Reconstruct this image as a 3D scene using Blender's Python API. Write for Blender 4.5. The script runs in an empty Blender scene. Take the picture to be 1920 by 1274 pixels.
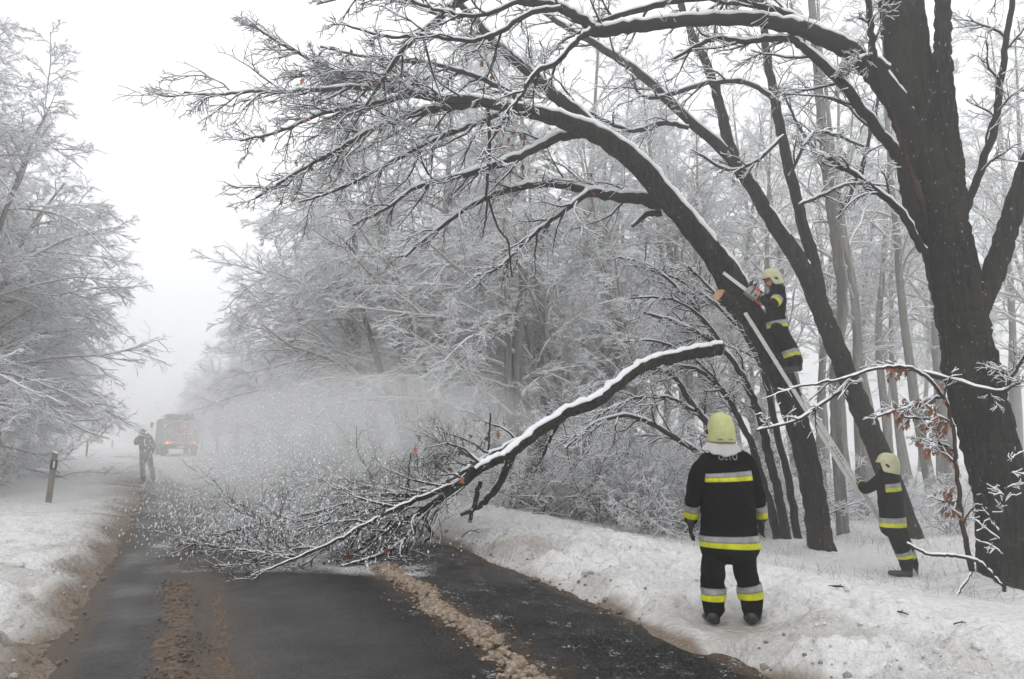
import bpy, bmesh, math, random
import numpy as np
from mathutils import Matrix, Vector

random.seed(7)
RNG = np.random.default_rng(11)
S = bpy.context.scene
COL = S.collection

# ------------------------------------------------------------------ camera
FPX, CAMZ = 1450.0, 1.66                       # focal length in pixels of the 1920 px wide photograph
TP = (813 - 637) / FPX                         # tan of the upward pitch (horizon at row 813)
PITCH = math.atan(TP)
cam = bpy.data.cameras.new('camera')
cam.sensor_width = 36.0
cam.lens = 36.0 * FPX / 1920.0
cam.clip_end = 2000.0
cam.clip_start = 0.05
camo = bpy.data.objects.new('camera', cam)
camo.location = (0, 0, CAMZ)
camo.rotation_euler = (math.radians(90) + PITCH, 0, 0)
COL.objects.link(camo)
S.camera = camo

# ------------------------------------------------------------------ sky, sun, exposure
SUN_EL, SUN_ROT = 55.0, 200.0
w = bpy.data.worlds.new('World')
S.world = w
w.use_nodes = True
nt = w.node_tree
nt.nodes.clear()
sky = nt.nodes.new('ShaderNodeTexSky')
sky.sky_type = 'NISHITA'
sky.sun_disc = False
sky.sun_elevation = math.radians(SUN_EL)
sky.sun_rotation = math.radians(SUN_ROT)
sky.dust_density = 4.0
hsv = nt.nodes.new('ShaderNodeHueSaturation')
hsv.inputs['Saturation'].default_value = 0.12
mixw = nt.nodes.new('ShaderNodeMixRGB')
mixw.inputs['Fac'].default_value = 0.85        # closed cloud cover
mixw.inputs['Color2'].default_value = (14.0, 14.1, 14.3, 1)
bg = nt.nodes.new('ShaderNodeBackground')
bg.inputs['Strength'].default_value = 0.1
wo = nt.nodes.new('ShaderNodeOutputWorld')
nt.links.new(sky.outputs[0], hsv.inputs['Color'])
nt.links.new(hsv.outputs[0], mixw.inputs['Color1'])
nt.links.new(mixw.outputs[0], bg.inputs['Color'])
nt.links.new(bg.outputs[0], wo.inputs['Surface'])

sun = bpy.data.lights.new('sun', 'SUN')
sun.energy = 0.6
sun.angle = math.radians(40)
sun.color = (1.0, 0.98, 0.95)
suno = bpy.data.objects.new('sun', sun)
suno.rotation_euler = (math.radians(90 - SUN_EL), 0, math.radians(180 - SUN_ROT))
COL.objects.link(suno)

S.render.engine = 'CYCLES'
S.view_settings.view_transform = 'Standard'
S.view_settings.look = 'None'
S.view_settings.exposure = 0.0
S.view_settings.gamma = 1.0
S.cycles.use_denoising = True
S.cycles.max_bounces = 6
S.cycles.diffuse_bounces = 3
S.cycles.glossy_bounces = 2
S.cycles.transmission_bounces = 2
S.cycles.volume_bounces = 2
S.cycles.transparent_max_bounces = 4
S.cycles.sample_clamp_indirect = 4.0
HAZE = 0.0100

# ------------------------------------------------------------------ helpers
CP, SP = math.cos(PITCH), math.sin(PITCH)
def P(px, py, y):
    """world point seen at a photograph pixel, standing y metres ahead of the camera"""
    rx, ru = (px - 960) / FPX, -(py - 637) / FPX
    d = np.array([rx, CP - ru * SP, SP + ru * CP])
    return d * (y / d[1]) + np.array([0, 0, CAMZ])
def MPP(y, z=2.0):
    return (y * CP + (z - CAMZ) * SP) / FPX     # metres for one photograph pixel at that distance

def tag(o, label=None, cat=None, group=None, kind=None):
    if label: o['label'] = label
    if cat: o['category'] = cat
    if group: o['group'] = group
    if kind: o['kind'] = kind
    return o
def empty(name, loc=(0, 0, 0)):
    o = bpy.data.objects.new(name, None)
    o.location = loc
    o.empty_display_size = 0.2
    COL.objects.link(o)
    return o
def link(name, mesh, parent=None, loc=None):
    o = bpy.data.objects.new(name, mesh)
    COL.objects.link(o)
    if parent is not None:
        o.parent = parent
    if loc is not None:
        o.location = loc
    return o
def npmesh(name, v, quads, mats, smooth=True, mi=None, nsides=4):
    """mesh from numpy arrays; faces all with nsides corners"""
    me = bpy.data.meshes.new(name)
    v = np.asarray(v, dtype=np.float32)
    f = np.asarray(quads, dtype=np.int32)
    n = len(f)
    me.vertices.add(len(v)); me.vertices.foreach_set('co', v.ravel())
    me.loops.add(n * nsides); me.loops.foreach_set('vertex_index', f.ravel())
    me.polygons.add(n)
    me.polygons.foreach_set('loop_start', np.arange(0, n * nsides, nsides, dtype=np.int32))
    me.polygons.foreach_set('loop_total', np.full(n, nsides, dtype=np.int32))
    if mi is not None:
        me.polygons.foreach_set('material_index', np.asarray(mi, dtype=np.int32))
    me.polygons.foreach_set('use_smooth', np.full(n, smooth))
    me.update(calc_edges=True)
    for m in (mats if isinstance(mats, (list, tuple)) else [mats]):
        me.materials.append(m)
    return me
def sstep(a, b, x):
    t = np.clip((x - a) / (b - a), 0, 1)
    return t * t * (3 - 2 * t)
def _h(ix, iy, iz, s):
    n = (ix.astype(np.int64) * 374761393 + iy.astype(np.int64) * 668265263 + iz.astype(np.int64) * 2147483647 + s * 974711) & 0xffffffff
    n = ((n ^ (n >> 13)) * 1274126177) & 0xffffffff
    n = ((n ^ (n >> 16)) * 2246822519) & 0xffffffff
    return ((n ^ (n >> 15)) & 0xffff) / 65535.0
def noise3(x, y, z, s=0):
    x, y, z = np.broadcast_arrays(np.asarray(x, float), np.asarray(y, float), np.asarray(z, float))
    fx, fy, fz = np.floor(x), np.floor(y), np.floor(z)
    ux, uy, uz = x - fx, y - fy, z - fz
    ux, uy, uz = [t * t * (3 - 2 * t) for t in (ux, uy, uz)]
    ix, iy, iz = fx.astype(np.int64), fy.astype(np.int64), fz.astype(np.int64)
    r = 0
    for a in (0, 1):
        for b in (0, 1):
            for c in (0, 1):
                r = r + _h(ix + a, iy + b, iz + c, s) * (ux if a else 1 - ux) * (uy if b else 1 - uy) * (uz if c else 1 - uz)
    return r
def fbm(x, y, z=0.0, s=0, o=3):
    r, a, t = 0, 1.0, 0
    for k in range(o):
        r = r + a * noise3(x * 2 ** k, y * 2 ** k, np.asarray(z) * 2 ** k, s + k); t += a; a *= .5
    return r / t                                  # 0..1
def clods(x, y, cell, s):
    """rounded lumps scattered one to a cell: height 0..1"""
    gx, gy = np.floor(x / cell).astype(np.int64), np.floor(y / cell).astype(np.int64)
    best = np.zeros_like(x)
    zz = np.zeros_like(gx)
    for a in (-1, 0, 1):
        for b in (-1, 0, 1):
            cx = (gx + a + .15 + .7 * _h(gx + a, gy + b, zz, s)) * cell
            cy = (gy + b + .15 + .7 * _h(gx + a, gy + b, zz, s + 1)) * cell
            r = cell * (.25 + .55 * _h(gx + a, gy + b, zz, s + 2))
            d2 = (x - cx) ** 2 + (y - cy) ** 2
            best = np.maximum(best, np.sqrt(np.maximum(0, r * r - d2)) / cell)
    return best

# ------------------------------------------------------------------ materials
def mat(name, color=(.5, .5, .5), rough=.7, metal=0.0, spec=.5, emit=None, estr=0.0):
    m = bpy.data.materials.new(name)
    m.use_nodes = True
    b = m.node_tree.nodes['Principled BSDF']
    b.inputs['Base Color'].default_value = (*color, 1)
    b.inputs['Roughness'].default_value = rough
    b.inputs['Metallic'].default_value = metal
    b.inputs['Specular IOR Level'].default_value = spec
    if emit:
        b.inputs['Emission Color'].default_value = (*emit, 1)
        b.inputs['Emission Strength'].default_value = estr
    return m
class NT:
    def __init__(s, m):
        s.t = m.node_tree; s.b = s.t.nodes['Principled BSDF']
    def n(s, kind, **kw):
        nd = s.t.nodes.new(kind)
        for k, v in kw.items():
            if k in nd.inputs: nd.inputs[k].default_value = v
            else: setattr(nd, k, v)
        return nd
    def l(s, a, b): s.t.links.new(a, b)
    def coords(s, scale=(1, 1, 1), kind='Object'):
        tc = s.n('ShaderNodeTexCoord'); mp = s.n('ShaderNodeMapping')
        mp.inputs['Scale'].default_value = scale
        s.l(tc.outputs[kind], mp.inputs['Vector'])
        return mp.outputs[0]
    def noise(s, vec, scale, detail=4, rough=.55):
        nd = s.n('ShaderNodeTexNoise'); nd.inputs['Scale'].default_value = scale
        nd.inputs['Detail'].default_value = detail; nd.inputs['Roughness'].default_value = rough
        if vec is not None: s.l(vec, nd.inputs['Vector'])
        return nd.outputs['Fac']
    def ramp(s, fac, stops):
        r = s.n('ShaderNodeValToRGB')
        e = r.color_ramp.elements
        while len(e) < len(stops): e.new(.5)
        for el, (p, c) in zip(e, stops):
            el.position = p
            el.color = (*c, 1) if isinstance(c, (tuple, list)) else (c, c, c, 1)
        s.l(fac, r.inputs[0])
        return r.outputs[0]
    def mix(s, fac, a, b, kind='MIX'):
        m = s.n('ShaderNodeMixRGB'); m.blend_type = kind
        for i, v in zip(('Fac', 'Color1', 'Color2'), (fac, a, b)):
            if hasattr(v, 'is_output'): s.l(v, m.inputs[i])
            elif isinstance(v, tuple): m.inputs[i].default_value = (*v, 1)
            else: m.inputs[i].default_value = v
        return m.outputs[0]
    def bump(s, height, strength, dist):
        bp = s.n('ShaderNodeBump'); bp.inputs['Strength'].default_value = strength; bp.inputs['Distance'].default_value = dist
        s.l(height, bp.inputs['Height']); s.l(bp.outputs[0], s.b.inputs['Normal'])
    def attr(s, name):
        a = s.n('ShaderNodeAttribute'); a.attribute_name = name
        return a.outputs['Fac']

def bark_mat(name, c0, c1, moss=None, sx=9.0, sz=1.6, flecks=0.0):
    m = mat(name, rough=.95, spec=.08); t = NT(m)
    v = t.coords((sx, sx, sz))
    n1 = t.noise(v, 1.0, 6, .62)
    n2 = t.noise(t.coords((1.3, 1.3, .6)), 1.0, 3)
    c = t.ramp(n1, [(.42, c0), (.66, c1)])
    if moss:
        c = t.mix(t.ramp(n2, [(.5, 0.0), (.72, .75)]), c, moss)
    if flecks:
        n3 = t.noise(t.coords((22, 22, 12)), 1.0, 3)
        n4 = t.noise(t.coords((1.1, 1.1, .7)), 1.0, 2)
        f = t.mix(1.0, t.ramp(n3, [(.66, 0.0), (.70, 1.0)]), t.ramp(n4, [(.40, 0.0), (.56, flecks)]), 'MULTIPLY')
        c = t.mix(f, c, (.75, .76, .78))
    t.l(c, t.b.inputs['Base Color'])
    t.bump(n1, 1.0, .05)
    return m
BARK_DARK = bark_mat('bark_dark', (.002, .0016, .0012), (.036, .028, .021), (.030, .030, .014), sx=20, sz=3.2, flecks=.45)
BARK_LEAN = bark_mat('bark_lean', (.004, .003, .0025), (.044, .034, .025), (.032, .031, .016), sx=22, sz=4, flecks=.4)
BARK_GREY = bark_mat('bark_grey', (.16, .153, .143), (.29, .28, .262), (.17, .17, .135), sx=9, flecks=.6)  # smooth grey bark, paled further so fog fading is part of its colour
BARK_BROWN = bark_mat('bark_brown', (.020, .011, .007), (.075, .040, .026), sx=14)
TWIG = mat('twig_bark', (.018, .014, .012), .9, spec=.08)
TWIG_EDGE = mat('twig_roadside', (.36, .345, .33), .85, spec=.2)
TWIG_SHRUB = mat('twig_shrub', (.085, .060, .043), .85, spec=.2)

def snow_mat(name, col=(.85, .86, .88), b=.5):
    m = mat(name, col, .75, spec=.25); t = NT(m)
    n = t.noise(t.coords((1, 1, 1)), 45, 4)
    t.bump(n, b, .01)
    return m
SNOW = snow_mat('branch_snow')
SNOW_FLAKE = mat('flake_snow', (.86, .87, .89), .8, spec=.2)
LEAF = mat('dry_leaf', (.20, .075, .03), .7, spec=.3)
tl = NT(LEAF); oi = tl.n('ShaderNodeObjectInfo')
tl.l(tl.ramp(oi.outputs['Random'], [(0.0, (.12, .045, .022)), (.5, (.23, .085, .035)), (1.0, (.36, .13, .045))]), tl.b.inputs['Base Color'])

# snow ground with slush at the road's edge (vertex attribute 'dirt': where traffic has thrown it)
GROUND_M = mat('verge_snow', rough=.7, spec=.3); t = NT(GROUND_M)
gc = t.coords((1, 1, 1))
nz = t.noise(gc, 9, 5, .6); nf = t.noise(gc, 60, 4, .6)
white = t.ramp(nz, [(.3, (.76, .757, .75)), (.7, (.90, .905, .91))])
brown = t.ramp(nf, [(.3, (.12, .088, .062)), (.7, (.34, .28, .22))])
dd = t.n('ShaderNodeMath', operation='MULTIPLY_ADD'); t.l(nf, dd.inputs[0]); dd.inputs[1].default_value = .7; dd.inputs[2].default_value = -.35
da = t.n('ShaderNodeMath', operation='ADD', use_clamp=True); t.l(dd.outputs[0], da.inputs[0]); t.l(t.attr('dirt'), da.inputs[1])
dr = t.ramp(da.outputs[0], [(.12, 0.0), (.85, 1.0)])
gcol = t.mix(dr, white, brown)
t.l(gcol, t.b.inputs['Base Color'])
vo = t.n('ShaderNodeTexVoronoi', feature='SMOOTH_F1'); vo.inputs['Scale'].default_value = 17; vo.inputs['Smoothness'].default_value = .25
wv_ = t.mix(.06, gc, t.n('ShaderNodeTexNoise', Scale=14.0).outputs['Color'])
t.l(wv_, vo.inputs['Vector'])
vi = t.n('ShaderNodeMath', operation='MULTIPLY_ADD'); t.l(vo.outputs['Distance'], vi.inputs[0]); vi.inputs[1].default_value = -1.6; t.l(nf, vi.inputs[2])
bsum = t.n('ShaderNodeMath', operation='ADD'); t.l(nz, bsum.inputs[0]); t.l(vi.outputs[0], bsum.inputs[1])
t.bump(bsum.outputs[0], .9, .035)

ROAD_M = mat('wet_asphalt', rough=.5, spec=.25); t = NT(ROAD_M)
rc = t.coords((1, 1, 1))
ag = t.noise(rc, 95, 3, .8); big = t.noise(rc, .9, 4); mid = t.noise(rc, 7, 5, .6); fine = t.noise(rc, 40, 4, .65)
rc2 = t.coords((1, .4, 1))
ag2 = t.noise(rc2, 48, 3, .85)
asp = t.mix(.5, t.ramp(ag, [(.32, (.003, .003, .003)), (.55, (.010, .010, .010)), (.78, (.11, .11, .11))]), t.ramp(ag2, [(.40, (.0015, .0015, .0015)), (.54, (.012, .012, .012)), (.66, (.13, .128, .125))]))
mud = t.ramp(fine, [(.3, (.035, .025, .018)), (.7, (.13, .098, .072))])
def thresh(attr, texfac, gain, lo, hi):
    a = t.n('ShaderNodeMath', operation='MULTIPLY_ADD'); t.l(texfac, a.inputs[0]); a.inputs[1].default_value = gain; a.inputs[2].default_value = -gain * .5
    b_ = t.n('ShaderNodeMath', operation='ADD', use_clamp=True); t.l(a.outputs[0], b_.inputs[0]); t.l(t.attr(attr), b_.inputs[1])
    return t.ramp(b_.outputs[0], [(lo, 0.0), (hi, 1.0)])
mf = thresh('mud', mid, .9, .3, .9)
sf = thresh('snow', fine, 1.1, .45, .62)
c = t.mix(mf, asp, mud)
c = t.mix(sf, c, (.60, .60, .605))
t.l(c, t.b.inputs['Base Color'])
wet = t.ramp(big, [(.38, .28), (.62, .55)])
rr = t.mix(mf, wet, (.72, .72, .72)); rr = t.mix(sf, rr, (.8, .8, .8))
t.l(rr, t.b.inputs['Roughness'])
wl = t.n('ShaderNodeMath', operation='MULTIPLY_ADD'); t.l(t.attr('wet'), wl.inputs[0]); wl.inputs[1].default_value = .32; wl.inputs[2].default_value = .04
t.l(wl.outputs[0], t.b.inputs['Specular IOR Level'])
t.bump(ag2, .8, .015)

SLUSH_M = mat('brown_slush', rough=.6, spec=.4); t = NT(SLUSH_M)
sc_ = t.coords((1, 1, 1)); sn = t.noise(sc_, 28, 5, .65)
t.l(t.ramp(sn, [(.3, (.085, .058, .040)), (.5, (.235, .175, .125)), (.72, (.46, .39, .32))]), t.b.inputs['Base Color'])
t.bump(sn, .7, .02)
TREAD_M = mat('packed_slush', rough=.65, spec=.4); t = NT(TREAD_M)
sn = t.noise(t.coords((1, 1, 1)), 35, 5, .65)
t.l(t.ramp(sn, [(.3, (.045, .030, .020)), (.7, (.165, .118, .082))]), t.b.inputs['Base Color'])
t.bump(sn, .7, .015)

# ------------------------------------------------------------------ the road and the ground
def XL(y): return -1.0 - .40 * y - .0016 * y * np.abs(y)
def XR(y): return XL(y) + 5.08 + .008 * np.clip(y, 0, 100)
def ground_z(x, y, detail=True):
    x, y = np.asarray(x, float), np.asarray(y, float)
    e1 = (fbm(x * 1.1, y * 1.1, 0, 3, 2) - .5) * .5 + (fbm(x * 5, y * 5, 0, 5, 2) - .5) * .16
    ul, ur = (XL(y) - x) * .91, (x - XR(y)) * .92
    r = sstep(-.22, .5, ur + e1) * .135 - .435 * sstep(1.6, 5.8, ur) - .25 * sstep(14, 60, ur)
    l = sstep(-.22, .6, ul + e1) * .155 - .29 * sstep(2.9, 4.6, ul) + .5 * sstep(7, 16, ul)
    z = -.055 + np.where(ur > -1.2, r, 0) + np.where(ul > -1.2, l, 0)
    if detail:
        off = np.maximum(ur, ul)
        win = sstep(-.15, .35, off) * (1 - .82 * sstep(1.7, 3.4, ur)) * (1 - .6 * sstep(1.9, 3.2, ul))
        near = 1 - sstep(18, 45, np.hypot(x, y))
        lump = .17 * clods(x + .1 * fbm(x * 6, y * 6, 0, 8, 2), y, .34, 21) + .085 * clods(x, y + .03, .13, 41) + .10 * (fbm(x * 1.6, y * 1.6, 0, 31, 4) - .5)
        z = z + win * near * lump + sstep(.2, 1.5, off) * (.10 * (fbm(x * .5, y * .5, 0, 17, 3) - .5) + .022 * (fbm(x * 4, y * 4, 0, 19, 3) - .5))
        # boot prints trodden by the standing fireman
        for fx, fy, a in ((1.62, 6.1, .3), (2.35, 6.3, -.2), (1.15, 7.6, .5), (2.9, 7.4, .8), (3.3, 8.1, .7), (3.7, 8.9, .6), (1.7, 5.4, .2)):
            cx, cy = x - fx, y - fy
            u_, v_ = cx * math.cos(a) + cy * math.sin(a), -cx * math.sin(a) + cy * math.cos(a)
            z = z - .06 * np.exp(-((u_ / .07) ** 4 + (v_ / .17) ** 4))
    for tx_, ty_, tr_ in ((6.2, 10.2, .62), (5.12, 13.3, .42), (7.4, 14.6, .42), (6.5, 15.2, .3), (5.05, 14.2, .5), (6.15, 10.4, .4)):
        z = z + .11 * np.exp(-(((x - tx_) ** 2 + (y - ty_) ** 2) / tr_ ** 2) ** 1.5)
    pad = np.exp(-(((x - 1.90) / .50) ** 2 + ((y - 6.72) / .48) ** 2) ** 2)
    return z * (1 - pad) + (.022 + .02 * fbm(x * 12, y * 12, 0, 55, 3)) * pad
def gz(x, y): return float(ground_z(np.array([x]), np.array([y]))[0])

def axis(lo, hi, step, a, b, g):
    c = list(np.arange(lo, hi, step))
    s, q = step, c[-1]
    while q < b: s *= g; q += s; c.append(q)
    s, q = step, c[0]
    while q > a: s *= g; q -= s; c.insert(0, q)
    return np.array(c)
gx, gy = axis(-4.6, 5.2, .034, -330, 330, 1.13), axis(4.9, 12.5, .038, -60, 360, 1.10)
XX, YY = np.meshgrid(gx, gy)
ZZ = ground_z(XX, YY)
def gridfaces(nr, nc):
    i = np.arange(nr * nc).reshape(nr, nc)
    return np.stack([i[:-1, :-1], i[:-1, 1:], i[1:, 1:], i[1:, :-1]], -1).reshape(-1, 4)
gm = npmesh('ground', np.stack([XX, YY, ZZ], -1).reshape(-1, 3), gridfaces(*XX.shape), GROUND_M)
ul, ur = (XL(YY) - XX) * .91, (XX - XR(YY)) * .92
nse = (fbm(XX * 1.3, YY * 1.3, 0, 61, 4) - .5)
dirt = np.where(ur > ul, 1.05 - sstep(-.16, .18, ur + nse * .4) * 1.05, 1.05 - sstep(-.10, .62, ul + nse * .5) * 1.05)
dirt = np.maximum(dirt, (.40 + nse * .9) * (1 - sstep(.2, 2.1, ur)) * sstep(-.5, .2, ur))
dirt = np.maximum(dirt, (.30 + nse * .9) * (1 - sstep(.2, 2.2, ul)) * sstep(-.5, .2, ul))
dirt = np.maximum(dirt, .22 * sstep(.62, .8, fbm(XX * 2.2, YY * 2.2, 0, 71, 4)) * (1 - sstep(3, 7, np.maximum(ur, ul))))
dirt *= 1 - .75 * sstep(22, 50, YY)
at = gm.attributes.new('dirt', 'FLOAT', 'POINT'); at.data.foreach_set('value', np.clip(dirt, 0, 1).astype(np.float32).ravel())
ground = tag(link('ground', gm), 'snow covered verges and forest floor beside the road', kind='structure')

ys = axis(4.0, 15.0, .06, -40, 300, 1.05)
us = np.linspace(-.09, 1.09, 120)
YR, UR = np.meshgrid(ys, us, indexing='ij')
XR_ = XL(YR) + UR * (XR(YR) - XL(YR))
camber = .035 * (1 - ((UR - .5) / .6) ** 2)
rut = -.006 * (np.exp(-((UR - .22) / .07) ** 2) + np.exp(-((UR - .72) / .08) ** 2))
ZR = camber - .035 + rut + .004 * (fbm(XR_ * 1.5, YR * 1.5, 0, 81, 2) - .5)
def road_z(x, y):
    u = (x - XL(y)) / (XR(y) - XL(y))
    return float(.035 * (1 - ((u - .5) / .6) ** 2) - .035)
rm = npmesh('road', np.stack([XR_, YR, ZR], -1).reshape(-1, 3), gridfaces(*YR.shape)[:, ::-1], ROAD_M)
nn = fbm(XR_ * 1.1, YR * 1.1, 0, 91, 4) - .5
mud_ = np.maximum(.75 * np.exp(-((UR - .68) / .07) ** 2), .8 * np.exp(-((UR - .22) / .09) ** 2)) + nn * .5
mud_ = np.maximum(mud_, np.maximum(1 - sstep(0, .10, UR), sstep(.93, 1.0, UR)))
mud_ = np.maximum(mud_, .45 * sstep(9.2, 10.4, YR) * (1 - sstep(12, 15, YR)) + nn * .6)
mud_ = np.maximum(mud_, .75 * np.exp(-((UR - .23) / .11) ** 2) * (1 - sstep(11, 16, YR)))
snow_ = .95 * sstep(16, 34, YR) * (1 - .45 * np.exp(-((UR - .22) / .07) ** 2)) * (1 - .3 * np.exp(-((UR - .75) / .08) ** 2)) + nn * .25
crown_zone = sstep(8.9, 9.4, YR + .1 * XR_) * (1 - sstep(13.5, 16, YR)) * sstep(-6.5, -5.2, XR_) * (1 - sstep(-1.2, -.2, XR_))
snow_ = np.maximum(snow_, crown_zone * (.46 + nn * .75))
snow_ *= .35 + .65 * sstep(.02, .2, UR)
snow_ = np.maximum(snow_, .28 + (fbm(XR_ * 9, YR * 9, 0, 95, 2) - .5) * .5 - .2 * (UR < .6))
wet_ = 1 - sstep(.42, .62, UR + nn * .25) * (1 - sstep(13, 22, YR)) * .9
for nme, arr in (('mud', mud_), ('snow', snow_), ('wet', wet_)):
    a_ = rm.attributes.new(nme, 'FLOAT', 'POINT'); a_.data.foreach_set('value', np.clip(arr, 0, 1).astype(np.float32).ravel())
tag(link('road', rm), 'wet black asphalt road with brown slush curving away left', kind='structure')

def slush_strip(name, p0, p1, w0, w1, h, m, label, tread=None, seed=0):
    """a heap of slush lying along the road between two points"""
    p0, p1 = np.array(p0), np.array(p1)
    L = np.linalg.norm(p1 - p0); d = (p1 - p0) / L; s = np.array([d[1], -d[0]])
    na, nb = int(L / .022), 46
    a, b = np.meshgrid(np.linspace(0, L, na), np.linspace(-1, 1, nb), indexing='ij')
    wid = w0 + (w1 - w0) * a / L
    wob = .035 * (fbm(a * 1.3, a * 0, 0, seed, 3) - .5) * 2
    x = p0[0] + d[0] * a + s[0] * (b * wid * .8 + wob); y = p0[1] + d[1] * a + s[1] * (b * wid * .8 + wob)
    edge = 1 - sstep(.30, .95, np.abs(b) + (fbm(x * 6, y * 6, 0, seed + 3, 4) - .45) * 2.8)
    if tread:
        br = .5 + .5 * np.sin(2 * np.pi * (a / tread + .35 * np.abs(b)))
        hh = h * (-.25 + 1.25 * sstep(.25, .6, br) * (.5 + .8 * fbm(x * 14, y * 14, 0, seed + 5, 3))) * edge
    else:
        hh = h * edge * (.15 + 1.5 * clods(x, y, .11, seed + 6) + 1.1 * clods(x, y, .24, seed + 9) + .6 * (fbm(x * 8, y * 8, 0, seed + 7, 3) - .4))
    endf = sstep(0, .25, a) * (1 - sstep(L - .3, L, a) * 0.9)
    u = (x - XL(y)) / (XR(y) - XL(y))
    z = .035 * (1 - ((u - .5) / .6) ** 2) - .035 - .012 + hh * endf
    me = npmesh(name, np.stack([x, y, z], -1).reshape(-1, 3), gridfaces(na, nb)[:, ::-1], m)
    return tag(link(name, me), label, kind='stuff')
def slush_crumbs(name, p0, p1, spread, n, r0, r1, m, label, seed):
    """lumps and crumbs of slush heaped along a line, thinning out to both sides"""
    g = np.random.default_rng(seed); p0, p1 = np.array(p0), np.array(p1); d = (p1 - p0) / np.linalg.norm(p1 - p0); sd = np.array([d[1], -d[0]])
    u = g.uniform(0, 1, n); clump = fbm(u * 26, u * 0, 0, seed, 3); keep_ = clump + g.uniform(-.25, .25, n) > .36; u = u[keep_]; n = len(u)
    lat = g.normal(0, 1, n) * spread * (.55 + .9 * fbm(u * 17, u * 0, 0, seed + 1, 2)) * np.where(g.uniform(0, 1, n) < .2, 2.2, 1.0)
    xy = p0 + (p1 - p0) * u[:, None] + sd * (lat + .05 * np.sin(u * 19))[:, None]
    r = (r0 + (r1 - r0) * g.uniform(0, 1, n) ** 3.5) * np.clip(1.25 - np.abs(lat) / (spread * 2.4), .3, 1.2)
    x, y = xy[:, 0], xy[:, 1]; uu = (x - XL(y)) / (XR(y) - XL(y)); z = .035 * (1 - ((uu - .5) / .6) ** 2) - .035 + r * g.uniform(.1, .6, n)
    ico = bmesh.new(); bmesh.ops.create_icosphere(ico, subdivisions=1, radius=1.0); iv = np.array([v.co[:] for v in ico.verts]); fi = np.array([[v.index for v in f.verts] for f in ico.faces]); ico.free()
    v = iv[None] * r[:, None, None] * g.uniform(.55, 1.35, (n, len(iv), 1)) * np.array([1.2, 1.2, .7]) + np.column_stack([x, y, z])[:, None]
    me = npmesh(name, v.reshape(-1, 3), (fi[None] + (np.arange(n) * len(iv))[:, None, None]).reshape(-1, 3), m, nsides=3)
    tag(link(name, me), label, kind='stuff')
slush_crumbs('slush_crumbs', (.62, 4.3), (-1.6, 10.0), .085, 4200, .008, .055, SLUSH_M, 'brown and white slush crumbs heaped along the ridge between the wheel tracks', 31)
slush_crumbs('slush_crumbs', (-1.75, 4.2), (-3.85, 9.2), .13, 1300, .006, .020, TREAD_M, 'dark slush crumbs strewn over the tyre printed strip', 32)
slush_strip('slush_ridge', (.66, 4.2), (-1.55, 9.9), .21, .12, .018, SLUSH_M, 'lumpy ridge of brown slush left between the wheel tracks', None, 200)
slush_strip('slush_strip', (-1.75, 4.2), (-3.85, 9.15), .24, .15, .026, TREAD_M, 'brown slush strip printed with tyre treads in the far lane', .075, 300)
slush_strip('slush_strip', (-1.40, 4.2), (-3.10, 8.4), .12, .09, .026, TREAD_M, 'narrow brown slush strip right of the tyre printed one', .07, 400)

# ------------------------------------------------------------------ branching
def norm(v): return v / np.maximum(np.linalg.norm(v, axis=-1, keepdims=True), 1e-9)
def grow(p0, d0, L, r0, r1, nseg, wander, droop, rng, floor=None):
    N = len(p0)
    pts = np.zeros((N, nseg + 1, 3)); pts[:, 0] = p0
    d = norm(d0.copy()); st = (L / nseg)[:, None]
    for i in range(nseg):
        d = norm(d + rng.normal(0, wander, (N, 3)) + np.array([0, 0, -droop]))
        pts[:, i + 1] = pts[:, i] + d * st
        if floor is not None:
            pts[:, i + 1, 2] = np.maximum(pts[:, i + 1, 2], floor + rng.uniform(0, .05, N))
    k = np.linspace(0, 1, nseg + 1)[None]
    return pts, r0[:, None] * (1 - k) + r1[:, None] * k
def branch_off(pts, rad, m, t0, t1, a0, a1, rng, flat=.6, bias=None, tpow=1.0):
    """m side shoots for each parent: start points, directions, parent radius, position, parent length"""
    N, n, _ = pts.shape
    t = (np.arange(m)[None] + rng.uniform(0, 1, (N, m))) / m
    t = t0 + (t1 - t0) * t ** tpow
    f = t * (n - 1); i = np.minimum(f.astype(int), n - 2); u = (f - i)[..., None]
    I = np.arange(N)[:, None]
    p = pts[I, i] * (1 - u) + pts[I, i + 1] * u
    tan = norm(pts[I, i + 1] - pts[I, i])
    rr = rad[I, i] * (1 - u[..., 0]) + rad[I, i + 1] * u[..., 0]
    q = rng.normal(0, 1, (N, m, 3)); q[..., 2] *= flat
    q = norm(q - (q * tan).sum(-1, keepdims=True) * tan)
    a = rng.uniform(a0, a1, (N, m, 1))
    d = np.cos(a) * tan + np.sin(a) * q
    if bias is not None: d = norm(d + np.asarray(bias))
    PL = np.linalg.norm(np.diff(pts, axis=1), axis=2).sum(1)[:, None] * np.ones((1, m))
    R = lambda z: z.reshape(-1, *z.shape[2:])
    return R(p), R(d), R(rr), R(t), R(PL)
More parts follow.
